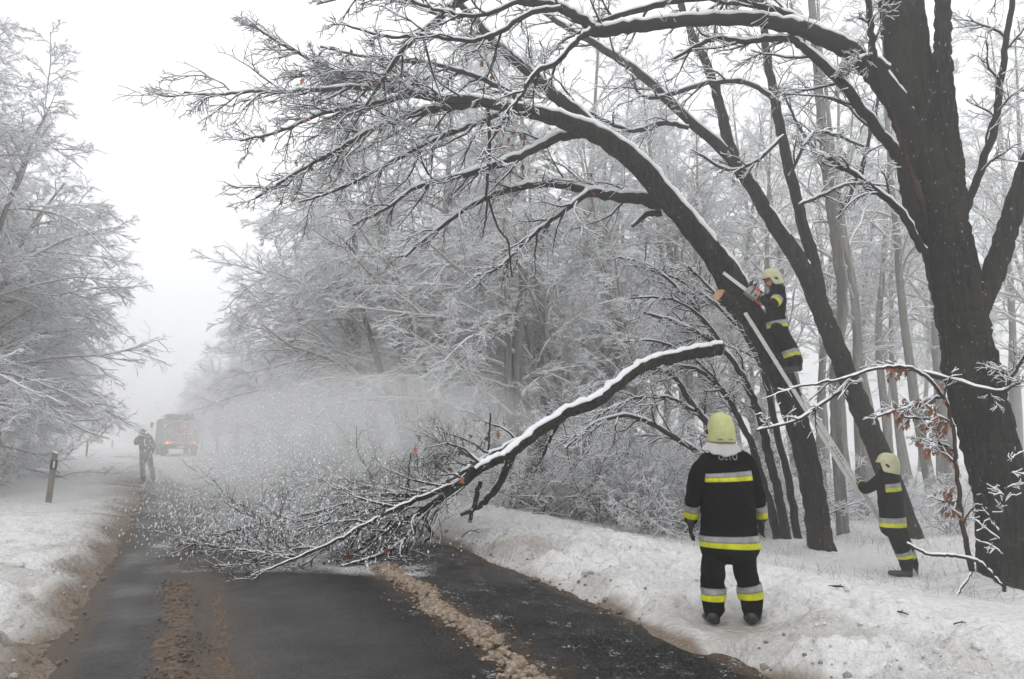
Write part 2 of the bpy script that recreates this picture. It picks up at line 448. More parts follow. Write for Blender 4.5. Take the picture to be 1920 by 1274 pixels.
def tubes(pts, rad, k, cap=False, jit=0.0, seed=0):
    """N polylines of n points -> verts, quads"""
    N, n, _ = pts.shape
    tan = np.zeros_like(pts)
    tan[:, 1:-1] = pts[:, 2:] - pts[:, :-2]; tan[:, 0] = pts[:, 1] - pts[:, 0]; tan[:, -1] = pts[:, -1] - pts[:, -2]
    tan = norm(tan)
    mean = norm(pts[:, -1] - pts[:, 0])
    ref = np.where(np.abs(mean[:, 2:3]) > .8, np.array([[1., 0, 0]]), np.array([[0, 0, 1.]]))[:, None]
    a = norm(ref - (ref * tan).sum(-1, keepdims=True) * tan); b = np.cross(tan, a)
    ang = np.arange(k) * 2 * np.pi / k
    r = rad[..., None] * np.ones(k)
    if jit:
        dist = np.concatenate([np.zeros((N, 1)), np.cumsum(np.linalg.norm(np.diff(pts, axis=1), axis=2), 1)], 1)
        cx, cy = np.cos(ang)[None, None], np.sin(ang)[None, None]
        r = r * (1 + jit * 2 * (noise3(cx * 3.2 + 7, cy * 3.2, dist[..., None] * 1.1, seed) - .5)
                 + jit * .8 * (noise3(cx * 9 + 7, cy * 9, dist[..., None] * 3.5, seed + 1) - .5)
                 + (k > 18) * .10 * (np.abs(noise3(cx * 11 + 3, cy * 11, dist[..., None] * 1.6, seed + 2) - .5) * 2 - .5))
    v = pts[:, :, None] + r[..., None] * (np.cos(ang)[None, None, :, None] * a[:, :, None] + np.sin(ang)[None, None, :, None] * b[:, :, None])
    base = (np.arange(N) * n * k)[:, None, None] + (np.arange(n - 1) * k)[None, :, None]
    j = np.arange(k)[None, None]; j2 = (np.arange(k) + 1)[None, None] % k
    q = np.stack([base + j, base + j2, base + k + j2, base + k + j], -1).reshape(-1, 4)
    return v.reshape(-1, 3), q
def snow_tubes(pts, rad, k, thick, rng, lo=.3, hi=.75):
    """snow lying along the upper side of each polyline"""
    N, n, _ = pts.shape
    tan = np.zeros_like(pts)
    tan[:, 1:-1] = pts[:, 2:] - pts[:, :-2]; tan[:, 0] = pts[:, 1] - pts[:, 0]; tan[:, -1] = pts[:, -1] - pts[:, -2]
    tan = norm(tan)
    h = np.sqrt(np.clip(1 - tan[..., 2] ** 2, 0, 1))
    f = sstep(lo, hi, h)
    z = np.array([0, 0, 1.])
    nn_ = norm(z - (tan[..., 2:3]) * tan + 1e-6); sd = np.cross(tan, nn_)
    f = f * np.clip(rng.normal(1, .28, (N, n)), .25, 1.6)
    f = np.where(h < lo, 0, f)
    hs = thick * f
    rs = (rad * .82 + .35 * hs) * np.clip(f * 2, .15, 1)
    off = rad * .55 * np.clip(f * 2, 0, 1) + hs * .35
    ang = np.arange(k) * 2 * np.pi / k + np.pi / 2
    up = off[..., None] + np.sin(ang) * np.where(np.sin(ang) > 0, 1.0, .35) * (hs * .75 + rad * .30 * np.clip(f * 2, .1, 1))[..., None]
    v = pts[:, :, None] + (rs[..., None] * np.cos(ang))[..., None] * sd[:, :, None] + up[..., None] * nn_[:, :, None]
    base = (np.arange(N) * n * k)[:, None, None] + (np.arange(n - 1) * k)[None, :, None]
    j = np.arange(k)[None, None]; j2 = (np.arange(k) + 1)[None, None] % k
    q = np.stack([base + j, base + j2, base + k + j2, base + k + j], -1).reshape(-1, 4)
    return v.reshape(-1, 3), q
class Bag:
    def __init__(s): s.v, s.q, s.n = [], [], 0
    def add(s, vq):
        v, q = vq; s.v.append(v); s.q.append(q + s.n); s.n += len(v)
    def mesh(s, name, m): return npmesh(name, np.concatenate(s.v), np.concatenate(s.q), m)
def snow_thick(r): return .0085 + .50 * np.minimum(r, .05)
def spray(bark, snow, pts, rad, rng, m=(11, 8, 3), scale=1.0, droop=.06, wander=.16, t0=.15, bias=None, flat=.6, seg=(6, 3, 1), floor=None,
          ang=(.45, .95), lens=(.38, .42, .45), sidesn=(4, 3, 3), th=1.0, l1max=9.0, sleeve=False, lay=(1, 1, 1)):
    """three further orders of shoots on the given limbs; returns the second-order shoots"""
    p, d, rr, t_, PL = branch_off(pts, rad, m[0], t0, 1.0, ang[0], ang[1], rng, flat, bias)
    L = np.clip(lens[0] * PL * (1.15 - .75 * t_) * rng.uniform(.6, 1.3, len(p)), .15, l1max) * scale
    P2, R2 = grow(p, d, L, np.minimum(rr * .6, .020), np.full(len(p), .004), seg[0], wander, droop, rng, floor)
    bark.add(tubes(P2, R2, sidesn[0]))
    if lay[0]: snow.add(snow_tubes(P2, R2, sidesn[0], th * snow_thick(R2), rng))
    p, d, rr, t_, PL = branch_off(P2, R2, m[1], .1, 1.0, ang[0], ang[1], rng, flat)
    L = np.clip(lens[1] * PL * (1.15 - .6 * t_) * rng.uniform(.6, 1.3, len(p)), .10, 1.3) * scale
    P3, R3 = grow(p, d, L, np.minimum(rr * .75, .0075), np.full(len(p), .003), seg[1], wander, droop, rng, floor)
    bark.add(tubes(P3, R3, sidesn[1]))
    if lay[1]: snow.add(snow_tubes(P3, R3, sidesn[1], th * snow_thick(R3), rng))
    if m[2]:
        p, d, rr, t_, PL = branch_off(P3, R3, m[2], .15, 1.0, ang[0], ang[1], rng, flat)
        L = np.clip(lens[2] * PL * rng.uniform(.5, 1.4, len(p)), .08, .55) * scale
        P4, R4 = grow(p, d, L, np.minimum(rr * .8, .005), np.full(len(p), .0025), seg[2], wander, droop, rng, floor)
        if not sleeve: bark.add(tubes(P4, R4, sidesn[2]))
        if lay[2]: snow.add(snow_tubes(P4, R4, sidesn[2], th * snow_thick(R4), rng))
    return P2, P3

def finish_tree(name, trunk, crown, snow, tm, cm, loc=(0, 0, 0)):
    o = empty(name, loc)
    link('trunk', trunk.mesh('trunk', tm), o)
    cr = link('crown', crown.mesh('crown', cm), o)
    link('snow', snow.mesh('snow', SNOW), cr)
    return o
def copy_tree(o, parent=None):
    c = o.copy(); COL.objects.link(c); c.parent = parent
    for ch in o.children: copy_tree(ch, c)
    return c

# ------------------------------------------------------------------ roadside and forest trees (kinds that are copied)
def edge_tree(seed, H, reach, nl=26, low=.17, m=(11, 8, 5), th=1.05):
    rng = np.random.default_rng(seed)
    tr, cr, sn = Bag(), Bag(), Bag()
    p0 = np.array([[0, 0, -.4]]); T, R = grow(p0, np.array([[.10, 0, 1.]]), np.array([H]), np.array([.19]), np.array([.025]), 16, .045, -.01, rng)
    R[:, 0] *= 1.35
    tr.add(tubes(T, R, 9, jit=.05, seed=seed))
    if rng.random() < .7:     # a second stem from low down
        T2, R2 = grow(T[:, 2], norm(np.array([[.25, rng.normal(0, .2), 1.]])), np.array([H * .7]), np.array([.12]), np.array([.02]), 12, .06, -.01, rng)
        tr.add(tubes(T2, R2, 7, jit=.05, seed=seed + 5))
        p, d, rr, t_, PL = branch_off(T2, R2, nl // 2, .3, .97, .6, 1.2, rng, 1.0, (.6, 0, .1))
        L = reach * .8 * (1 - .6 * t_) * rng.uniform(.7, 1.15, len(p))
        A, RA = grow(p, d, L, np.minimum(rr * .5, .04), np.full(len(p), .008), 9, .09, .075, rng)
        cr.add(tubes(A, RA, 5)); sn.add(snow_tubes(A, RA, 5, snow_thick(RA), rng))
        spray(cr, sn, A, RA, rng, m, seg=(5, 2, 1), th=th, sleeve=True)
    p, d, rr, t_, PL = branch_off(T, R, nl, low, .98, .65, 1.25, rng, 1.0, (.55, 0, .12))
    L = reach * (1.0 - .62 * t_ ** 1.6) * rng.uniform(.65, 1.15, len(p)) * np.where(d[:, 0] < 0, .65, 1.0)
    A, RA = grow(p, d, L, np.minimum(rr * .5, .055), np.full(len(p), .008), 9, .09, .08, rng)
    cr.add(tubes(A, RA, 5)); sn.add(snow_tubes(A, RA, 5, snow_thick(RA), rng))
    spray(cr, sn, A, RA, rng, m, seg=(5, 2, 1), th=th, sleeve=True)
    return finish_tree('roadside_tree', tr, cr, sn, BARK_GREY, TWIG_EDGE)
def forest_tree(seed, H, nl=16, low=.34):
    rng = np.random.default_rng(seed)
    tr, cr, sn = Bag(), Bag(), Bag()
    T, R = grow(np.array([[0, 0, -.4]]), np.array([[rng.normal(0, .05), rng.normal(0, .05), 1.]]), np.array([H]), np.array([.16]), np.array([.02]), 18, .035, -.01, rng)
    R[:, 0] *= 1.4; R[:, 1] *= 1.1
    tr.add(tubes(T, R, 9, jit=.05, seed=seed))
    p, d, rr, t_, PL = branch_off(T, R, nl, low, .98, .5, 1.0, rng, 1.0, (0, 0, .1))
    L = 4.2 * (1.0 - .6 * t_ ** 1.5) * rng.uniform(.5, 1.2, len(p))
    A, RA = grow(p, d, L, np.minimum(rr * .45, .04), np.full(len(p), .006), 8, .09, .04, rng)
    cr.add(tubes(A, RA, 5)); sn.add(snow_tubes(A, RA, 5, snow_thick(RA), rng))
    spray(cr, sn, A, RA, rng, (8, 7, 2), seg=(5, 3, 1), th=1.4, sleeve=True)
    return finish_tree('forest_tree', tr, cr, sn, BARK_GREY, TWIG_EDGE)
def shrub(seed, n=15, L0=2.4, m=(9, 7, 3)):
    rng = np.random.default_rng(seed)
    tr, cr, sn = Bag(), Bag(), Bag()
    p0 = np.column_stack([rng.normal(0, .35, n), rng.normal(0, .35, n), np.full(n, -.15)])
    d = norm(np.column_stack([rng.normal(0, .5, n), rng.normal(0, .5, n), np.ones(n)]))
    A, RA = grow(p0, d, L0 * rng.uniform(.5, 1.3, n), np.full(n, .014), np.full(n, .005), 8, .14, .05, rng)
    tr.add(tubes(A, RA, 5))
    sn.add(snow_tubes(A, RA, 5, snow_thick(RA), rng))
    spray(cr, sn, A, RA, rng, m, scale=1.1, seg=(5, 3, 1), wander=.22, droop=.04, flat=1.0, sleeve=True)
    o = empty('shrub')
    link('stem', tr.mesh('stem', TWIG_SHRUB), o)
    b = link('crown', cr.mesh('crown', TWIG_SHRUB), o)
    link('snow', sn.mesh('snow', SNOW), b)
    return o

EDGE = [edge_tree(101, 12.5, 5.6), edge_tree(202, 11.2, 6.2, 24), edge_tree(303, 13.5, 5.2, 28), edge_tree(404, 10.0, 5.8, 24, .08)]
FOREST = [forest_tree(11, 15, 20), forest_tree(22, 16.5, 20), forest_tree(33, 14, 22, .28), forest_tree(44, 15, 24, .30)]
SHRUBS = [shrub(1), shrub(2, 18, 2.0), shrub(3, 12, 3.0)]
USED = set()
def place(proto, x, y, rz, s, label, cat, group, z=None):
    o = proto if proto.name not in USED else copy_tree(proto)
    USED.add(proto.name)
    o.location = (x, y, (gz(x, y) if z is None else z))
    o.rotation_euler = (0, 0, rz); o.scale = (s, s, s * random.uniform(.93, 1.08))
    return tag(o, label, cat, group)
ORD = ['first', 'second', 'third', 'fourth', 'fifth', 'sixth', 'seventh', 'eighth', 'ninth', 'tenth', 'eleventh', 'twelfth', 'thirteenth', 'fourteenth',
       'fifteenth', 'sixteenth', 'seventeenth', 'eighteenth', 'nineteenth', 'twentieth']
def ordw(i): return ORD[i] if i < 20 else ('twenty-' + ORD[i - 20] if i < 29 else ('thirtieth' if i == 29 else 'thirty-' + ORD[i - 30]))

# left row, crowns reaching over the verge towards the road
for i, y in enumerate((13.2, 15.5, 18, 20.5, 23.5, 26.5, 30, 34, 38.5, 44, 50, 58, 67, 78, 91, 108)):
    x = float(XL(np.array(y))) - 5.7 - (i % 3) * .9 - ((3.2, 2.6, 2.0, 1.0, .4)[i] if i < 5 else 0)
    place(EDGE[(i + 1) % 4], x, y, -.45 + random.uniform(-.25, .25), (1.27 if 1 <= i <= 5 else 1.0) * random.uniform(.97, 1.06),
          f'{ordw(i)} snow laden tree of the row along the left verge, counted from the camera', 'tree', 'trees along the left verge')
k = 0
for i, y in enumerate((14, 17, 19.5, 22, 25, 28, 31, 35, 40, 47, 58, 72)):
    x = float(XL(np.array(y))) - 8.8 - (i % 2) * 2.2
    place(EDGE[i % 4], x, y, -.3 + random.uniform(-.6, .6), random.uniform(1.12, 1.28),
          f'{ordw(i)} snowy tree standing behind the left roadside row, counted from the camera', 'tree', 'trees behind the left row')
for i, y in enumerate((14.5, 17, 19.5, 22, 25, 28.5, 32, 37, 43)):
    x = float(XL(np.array(y))) - 5.2 - (i % 2) * 1.0
    place(SHRUBS[i % 3], x, y, random.uniform(0, 6), random.uniform(.75, 1.05),
          f'{ordw(i)} snowy bush under the left roadside trees, counted from the camera', 'shrub', 'bushes under the left trees')

# right row, behind the falling branch
right_row = [(850, 22.5, 0, 1.12), (972, 19.0, 2, 1.0), (780, 25.5, 1, 1.2), (715, 29, 3, 1.30), (650, 34, 0, 1.15), (590, 40, 2, 1.05), (530, 48, 1, 1.05),
             (485, 58, 3, 1.05), (445, 70, 0, 1.0), (410, 82, 1, .95), (380, 97, 2, .9), (1085, 20.5, 1, .95), (930, 27, 0, 1.05)]
for i, (px, y, v, s) in enumerate(sorted(right_row, key=lambda a: -a[0])):
    x = float(P(px, 813, y)[0])
    place(EDGE[v], x, y, math.pi - .45 + random.uniform(-.3, .3), s,
          f'{ordw(i)} snowy tree of the right verge, counted from the firefighter towards the fire engine', 'tree', 'trees along the right verge')
for i, (px, y, v, s) in enumerate([(1010, 30, 1, 1.1), (880, 36, 2, 1.1), (780, 44, 0, 1.1), (680, 54, 1, 1.1), (600, 66, 2, 1.1), (530, 80, 0, 1.1), (1150, 25, 2, 1.0), (1250, 22, 3, 1.0), (820, 33, 1, 1.0), (720, 40, 3, 1.15), (1060, 24, 3, 1.05), (940, 40, 0, 1.15), (1090, 36, 1, 1.15), (1200, 30, 0, 1.1), (1340, 27, 2, 1.1), (1430, 34, 3, 1.2)]):
    x = float(P(px, 813, y)[0])
    place(EDGE[v], x, y, math.pi + random.uniform(-.8, .8), s, f'hazy snow covered tree, {ordw(i)} of those standing behind the right roadside row', 'tree', 'trees behind the right row')
# trunks fading into the fog of the wood
fog = sorted([(1105, 26), (1130, 34), (1165, 30), (1190, 22.5), (1215, 38), (1245, 28), (1275, 33), (1300, 24), (1335, 36), (1365, 29), (1395, 40), (1425, 33), (1455, 25),
       (1490, 37), (1520, 29), (1545, 42), (1605, 19.5), (1628, 33), (1650, 40), (1672, 27), (1700, 36), (1722, 44), (1742, 22), (1760, 31), (1790, 38), (1845, 34),
       (1885, 27), (1908, 38), (1960, 24), (2010, 31), (2060, 20), (1538, 23), (1585, 30), (1615, 46), (1662, 50), (1690, 30), (1735, 52), (1775, 26), (1815, 46)])
for i, (px, y) in enumerate(fog):
    x = float(P(px, 813, y)[0])
    place(FOREST[(i * 7 + i // 3) % 4], x, y, random.uniform(0, 6.28), random.uniform(.85, 1.2),
          f'{ordw(i)} slim grey trunk in the foggy wood, counted from left to right', 'tree', 'foggy trunks deep in the wood')
# bushes of the thicket under the right trees
bush = [(905, 21), (960, 17.5), (1010, 19), (1055, 16.5), (1095, 18.5), (1140, 16), (1180, 17.8), (1225, 15.6), (1265, 17.2), (1305, 15.8), (1350, 17), (1390, 16), (860, 24), (820, 27.5),
        (770, 31), (1120, 21), (1200, 20.5), (1290, 20), (1640, 19), (1780, 16), (1690, 21), (1860, 18), (1560, 18.5)]
for i, (px, y) in enumerate(sorted(bush)):
    x = float(P(px, 813, y)[0])
    place(SHRUBS[(i * 5) % 3], x, y, random.uniform(0, 6), random.uniform(.8, 1.15) * (.55 if px > 1500 else 1.0),
          f'{ordw(i)} bush of the snowy thicket at the wood edge, counted from left to right', 'shrub', 'bushes of the thicket')

# ------------------------------------------------------------------ trees drawn one by one
def catmull(pts, n):
    pts = np.asarray(pts, float)
    q = np.vstack([2 * pts[0] - pts[1], pts, 2 * pts[-1] - pts[-2]])
    t = np.linspace(0, len(pts) - 1 - 1e-6, n); i = t.astype(int); u = (t - i)[:, None]
    a, b, c, d = q[i], q[i + 1], q[i + 2], q[i + 3]
    return .5 * (2 * b + (c - a) * u + (2 * a - 5 * b + 4 * c - d) * u ** 2 + (3 * b - a - 3 * c + d) * u ** 3)
def limb(spec, d0, d1, n=None, jitter=.012, seed=0):
    """spec: (px, py, width px); depth runs d0..d1 along it -> polyline and radii in metres"""
    s = np.array(spec, float)
    seg = np.concatenate([[0], np.cumsum(np.hypot(*np.diff(s[:, :2], axis=0).T))]); seg /= seg[-1]
    w4 = []
    for (px, py, wd), u in zip(s, seg):
        y = d0 + (d1 - d0) * u
        p = P(px, py, y)
        w4.append([*p, wd * .5 * MPP(y, p[2])])
    n = n or max(6, int(len(spec) * 4))
    c = catmull(w4, n)
    rng = np.random.default_rng(seed + n)
    c[1:-1, :3] += rng.normal(0, 1, (n - 2, 3)) * jitter * (.4 + 6 * np.minimum(c[1:-1, 3:4], .06))
    return c[None, :, :3], np.maximum(c[None, :, 3], .003)

# --- the big oak
def oak():
    rng = np.random.default_rng(5)
    o = empty('oak_tree', tuple(P(1905, 1105, 10.2)))
    o.location.z = gz(o.location.x, o.location.y)
    inv = np.array(o.location)
    tr, cr, sn = Bag(), Bag(), Bag()
    def put(bag, spec, d0, d1, k, jit, n=None, snow=True, seed=0, th=1.0):
        A, R = limb(spec, d0, d1, n, seed=seed); A = A - inv
        bag.add(tubes(A, R, k, jit=jit, seed=seed))
        if snow: sn.add(snow_tubes(A, R, max(5, min(k, 8)), th * snow_thick(R), rng))
        return A, R
    put(tr, [(1922, 1190, 189), (1914, 1120, 155), (1904, 1060, 128), (1881, 940, 104), (1857, 840, 97), (1833, 740, 93), (1812, 640, 88), (1797, 560, 90), (1772, 440, 85),
             (1748, 350, 83), (1722, 230, 76), (1702, 110, 74), (1690, 0, 76), (1678, -120, 63)], 10.2, 10.3, 56, .10, 170, False, 1)
    put(tr, [(1790, 470, 45), (1786, 350, 45), (1776, 240, 40), (1768, 110, 32), (1768, 0, 27), (1762, -120, 23)], 10.1, 10.0, 28, .08, 80, False, 2)
    put(tr, [(1828, 590, 45), (1850, 545, 41), (1872, 490, 40), (1897, 405, 36), (1926, 320, 33), (1962, 215, 30), (2010, 60, 25)], 10.2, 9.7, 14, .08, 44, True, 3, 1.4)
    L = []
    L.append(put(cr, [(1802, 420, 18), (1815, 385, 15), (1838, 320, 14), (1862, 250, 13), (1876, 160, 12), (1886, 80, 11), (1897, 0, 10), (1912, -90, 8)], 10.1, 9.7, 9, .08, 36, True, 4))
    arch = put(cr, [(1712, 250, 40), (1682, 195, 42), (1640, 140, 38), (1590, 95, 34), (1520, 62, 30), (1440, 42, 26), (1350, 38, 23), (1260, 42, 23), (1180, 52, 23),
                    (1120, 60, 21), (1096, 42, 18), (1050, 16, 16), (980, 2, 13), (920, -14, 11), (840, -40, 8)], 10.2, 9.3, 12, .07, 90, True, 5, 1.3)
    L.append(put(cr, [(1110, 58, 12), (1082, 76, 11), (1042, 120, 9), (1005, 136, 9), (975, 182, 7), (950, 216, 6), (920, 265, 4), (898, 300, 3)], 9.4, 9.1, 7, .05, 40, True, 6))
    L.append(put(cr, [(1600, 100, 16), (1555, 72, 18), (1500, 42, 17), (1430, 12, 15), (1380, 2, 15), (1290, -2, 13), (1200, 20, 11), (1110, 45, 9)], 10.0, 9.6, 8, .06, 44, True, 7))
    L.append(put(cr, [(1052, 16, 10), (992, 26, 9), (935, 62, 8), (872, 78, 7), (800, 66, 6), (730, 70, 5), (650, 48, 3)], 9.4, 9.0, 7, .05, 40, True, 8))
    L.append(put(cr, [(1715, 430, 26), (1700, 350, 26), (1685, 295, 22), (1640, 238, 19), (1575, 155, 18), (1505, 88, 14), (1470, 72, 12), (1400, 78, 9), (1330, 76, 8), (1260, 112, 5)], 10.2, 9.9, 9, .06, 60, True, 9))
    L.append(put(cr, [(1730, 470, 16), (1690, 400, 13), (1620, 340, 10), (1572, 310, 8), (1545, 290, 5)], 10.1, 9.8, 8, .05, 30, True, 10))
    L.append(put(cr, [(1668, 200, 14), (1640, 118, 14), (1632, 40, 12), (1626, -30, 10)], 10.0, 9.9, 8, .08, 24, True, 11))
    L.append(put(cr, [(1665, 130, 14), (1632, 110, 13), (1600, 118, 9), (1584, 132, 6)], 10.0, 9.9, 7, .08, 16, True, 12))
    L.append(put(cr, [(1730, 700, 10), (1870, 735, 8), (1900, 700, 6), (1940, 640, 5)], 10.1, 9.5, 6, .04, 20, True, 13))
    L.append(put(cr, [(980, 0, 9), (900, 30, 7), (820, 20, 6), (740, -10, 5)], 9.3, 9.1, 6, .05, 24, True, 14))
    # twigs
    for A, R in L + [(arch[0][:, 40:], arch[1][:, 40:])]:
        spray(cr, sn, A, R, rng, (10, 7, 3), droop=.03, wander=.2, t0=.25, lens=(.30, .42, .5), l1max=1.1, flat=.9, seg=(6, 4, 2))
    # high crown above the frame, which spreads twigs into its upper edge
    p = np.array([P(1690, -110, 10.3), P(1765, -110, 10.0), P(2010, 60, 9.7), P(900, -20, 9.3), P(1400, -60, 10)]) - inv
    d = norm(np.array([[-.5, .3, .8], [.5, .5, .8], [.5, .2, .9], [-1, .1, .3], [-.6, -.2, .8]]))
    p = np.repeat(p, 4, 0); d = norm(np.repeat(d, 4, 0) + rng.normal(0, .5, (20, 3)))
    A, R = grow(p, d, rng.uniform(2, 4, 20), np.full(20, .05), np.full(20, .008), 9, .12, .05, rng)
    cr.add(tubes(A, R, 6)); sn.add(snow_tubes(A, R, 6, snow_thick(R), rng))
    spray(cr, sn, A, R, rng, (8, 6, 2), droop=.05)
    link('trunk', tr.mesh('trunk', BARK_DARK), o)
    c_ = link('crown', cr.mesh('crown', TWIG), o)
    link('snow', sn.mesh('snow', SNOW), c_)
    # a torn strip of bare wood
    A, R = limb([(1672, 200, 5), (1682, 240, 6), (1700, 300, 8), (1718, 350, 11), (1734, 390, 7), (1738, 420, 2)], 9.76, 9.78, 24)
    bag = Bag(); bag.add(tubes(A - inv, R, 6, jit=.3)); link('torn_bark', bag.mesh('torn_bark', BARK_BROWN), o)['label'] = 'reddish strip of torn bark'
    return tag(o, 'huge dark oak with a thick forked trunk at the right edge of the picture', 'tree')
OAK = oak()

# leaves that hang on
def leaf_mesh():
    out = [(0, 0), (.012, .018), (.028, .022), (.030, .036), (.020, .044), (.036, .056), (.026, .068), (.014, .072), (.016, .086), (0, .098)]
    pts = out + [(-x, y) for x, y in out[-2:0:-1]]
    v = [(x, y, .35 * abs(x) + .9 * (y - .05) ** 2 * (1 if y > .05 else .3)) for x, y in pts] + [(0, .05, 0)]
    f = [(i, (i + 1) % len(pts), len(pts)) for i in range(len(pts))]
    return npmesh('leaf', np.array(v), np.array(f), LEAF, nsides=3)
LEAFM = leaf_mesh()
def snap(spots, twigs, used=None):
    """move each wished spot to the nearest free point of the twigs"""
    c = np.concatenate([q.reshape(-1, 3) for q in twigs]); out = []
    v = c - np.array([0, 0, CAMZ]); dep = v[:, 1] * CP + v[:, 2] * SP
    uv = np.column_stack([v[:, 0] / dep * FPX, (v[:, 2] * CP - v[:, 1] * SP) / dep * FPX])
    free = np.ones(len(c), bool)
    for q in spots:
        w_ = q - np.array([0, 0, CAMZ]); d_ = w_[1] * CP + w_[2] * SP
        g = np.hypot(uv[:, 0] - w_[0] / d_ * FPX, uv[:, 1] - (w_[2] * CP - w_[1] * SP) / d_ * FPX) + np.where(free, 0, 1e6)
        i = int(g.argmin()); free[i] = False; out.append(c[i])
    return out
def hang_leaves(parent, inv, spots, s0=.8, s1=1.3, down=.8):
    for p in spots:
        o = link('leaf', LEAFM, parent)
        p = np.asarray(p) - inv
        s = random.uniform(s0, s1)
        o.location = p
        d = Vector((random.gauss(0, .5), random.gauss(0, .5), -down)).normalized()
        o.rotation_euler = (d.to_track_quat('Y', 'Z') @ Matrix.Rotation(random.uniform(0, 6.28), 3, 'Y').to_quaternion()).to_euler()
        o.scale = (s * random.uniform(.7, 1.1), s, s)

CUT = mat('cut_wood', (.46, .22, .10), .6); t = NT(CUT)
wv = t.n('ShaderNodeTexWave', wave_type='RINGS', rings_direction='Y'); wv.inputs['Scale'].default_value = 18; wv.inputs['Distortion'].default_value = 2.5
t.l(t.coords((1, 1, 1)), wv.inputs['Vector'])
t.l(t.ramp(wv.outputs['Fac'], [(0, (.40, .16, .07)), (1, (.58, .33, .18))]), t.b.inputs['Base Color'])
def cut_face(parent, inv, c, nrm, r, name='cut_face'):
    bm = bmesh.new()
    vs = [bm.verts.new((math.cos(a) * r * (1 + .06 * math.sin(3 * a)), math.sin(a) * r, 0)) for a in np.linspace(0, 2 * np.pi, 24, endpoint=False)]
    vt = [bm.verts.new((v.co.x * .96, v.co.y * .96, .012)) for v in vs]
    bm.faces.new(vt)
    for i in range(24): bm.faces.new((vs[i], vs[(i + 1) % 24], vt[(i + 1) % 24], vt[i]))
    me = bpy.data.meshes.new(name); bm.to_mesh(me); bm.free(); me.materials.append(CUT)
    o = link(name, me, parent)
    o.location = np.asarray(c) - inv
    o.rotation_euler = Vector(nrm).to_track_quat('Z', 'Y').to_euler()
    o['label'] = 'fresh orange saw cut'
    return o

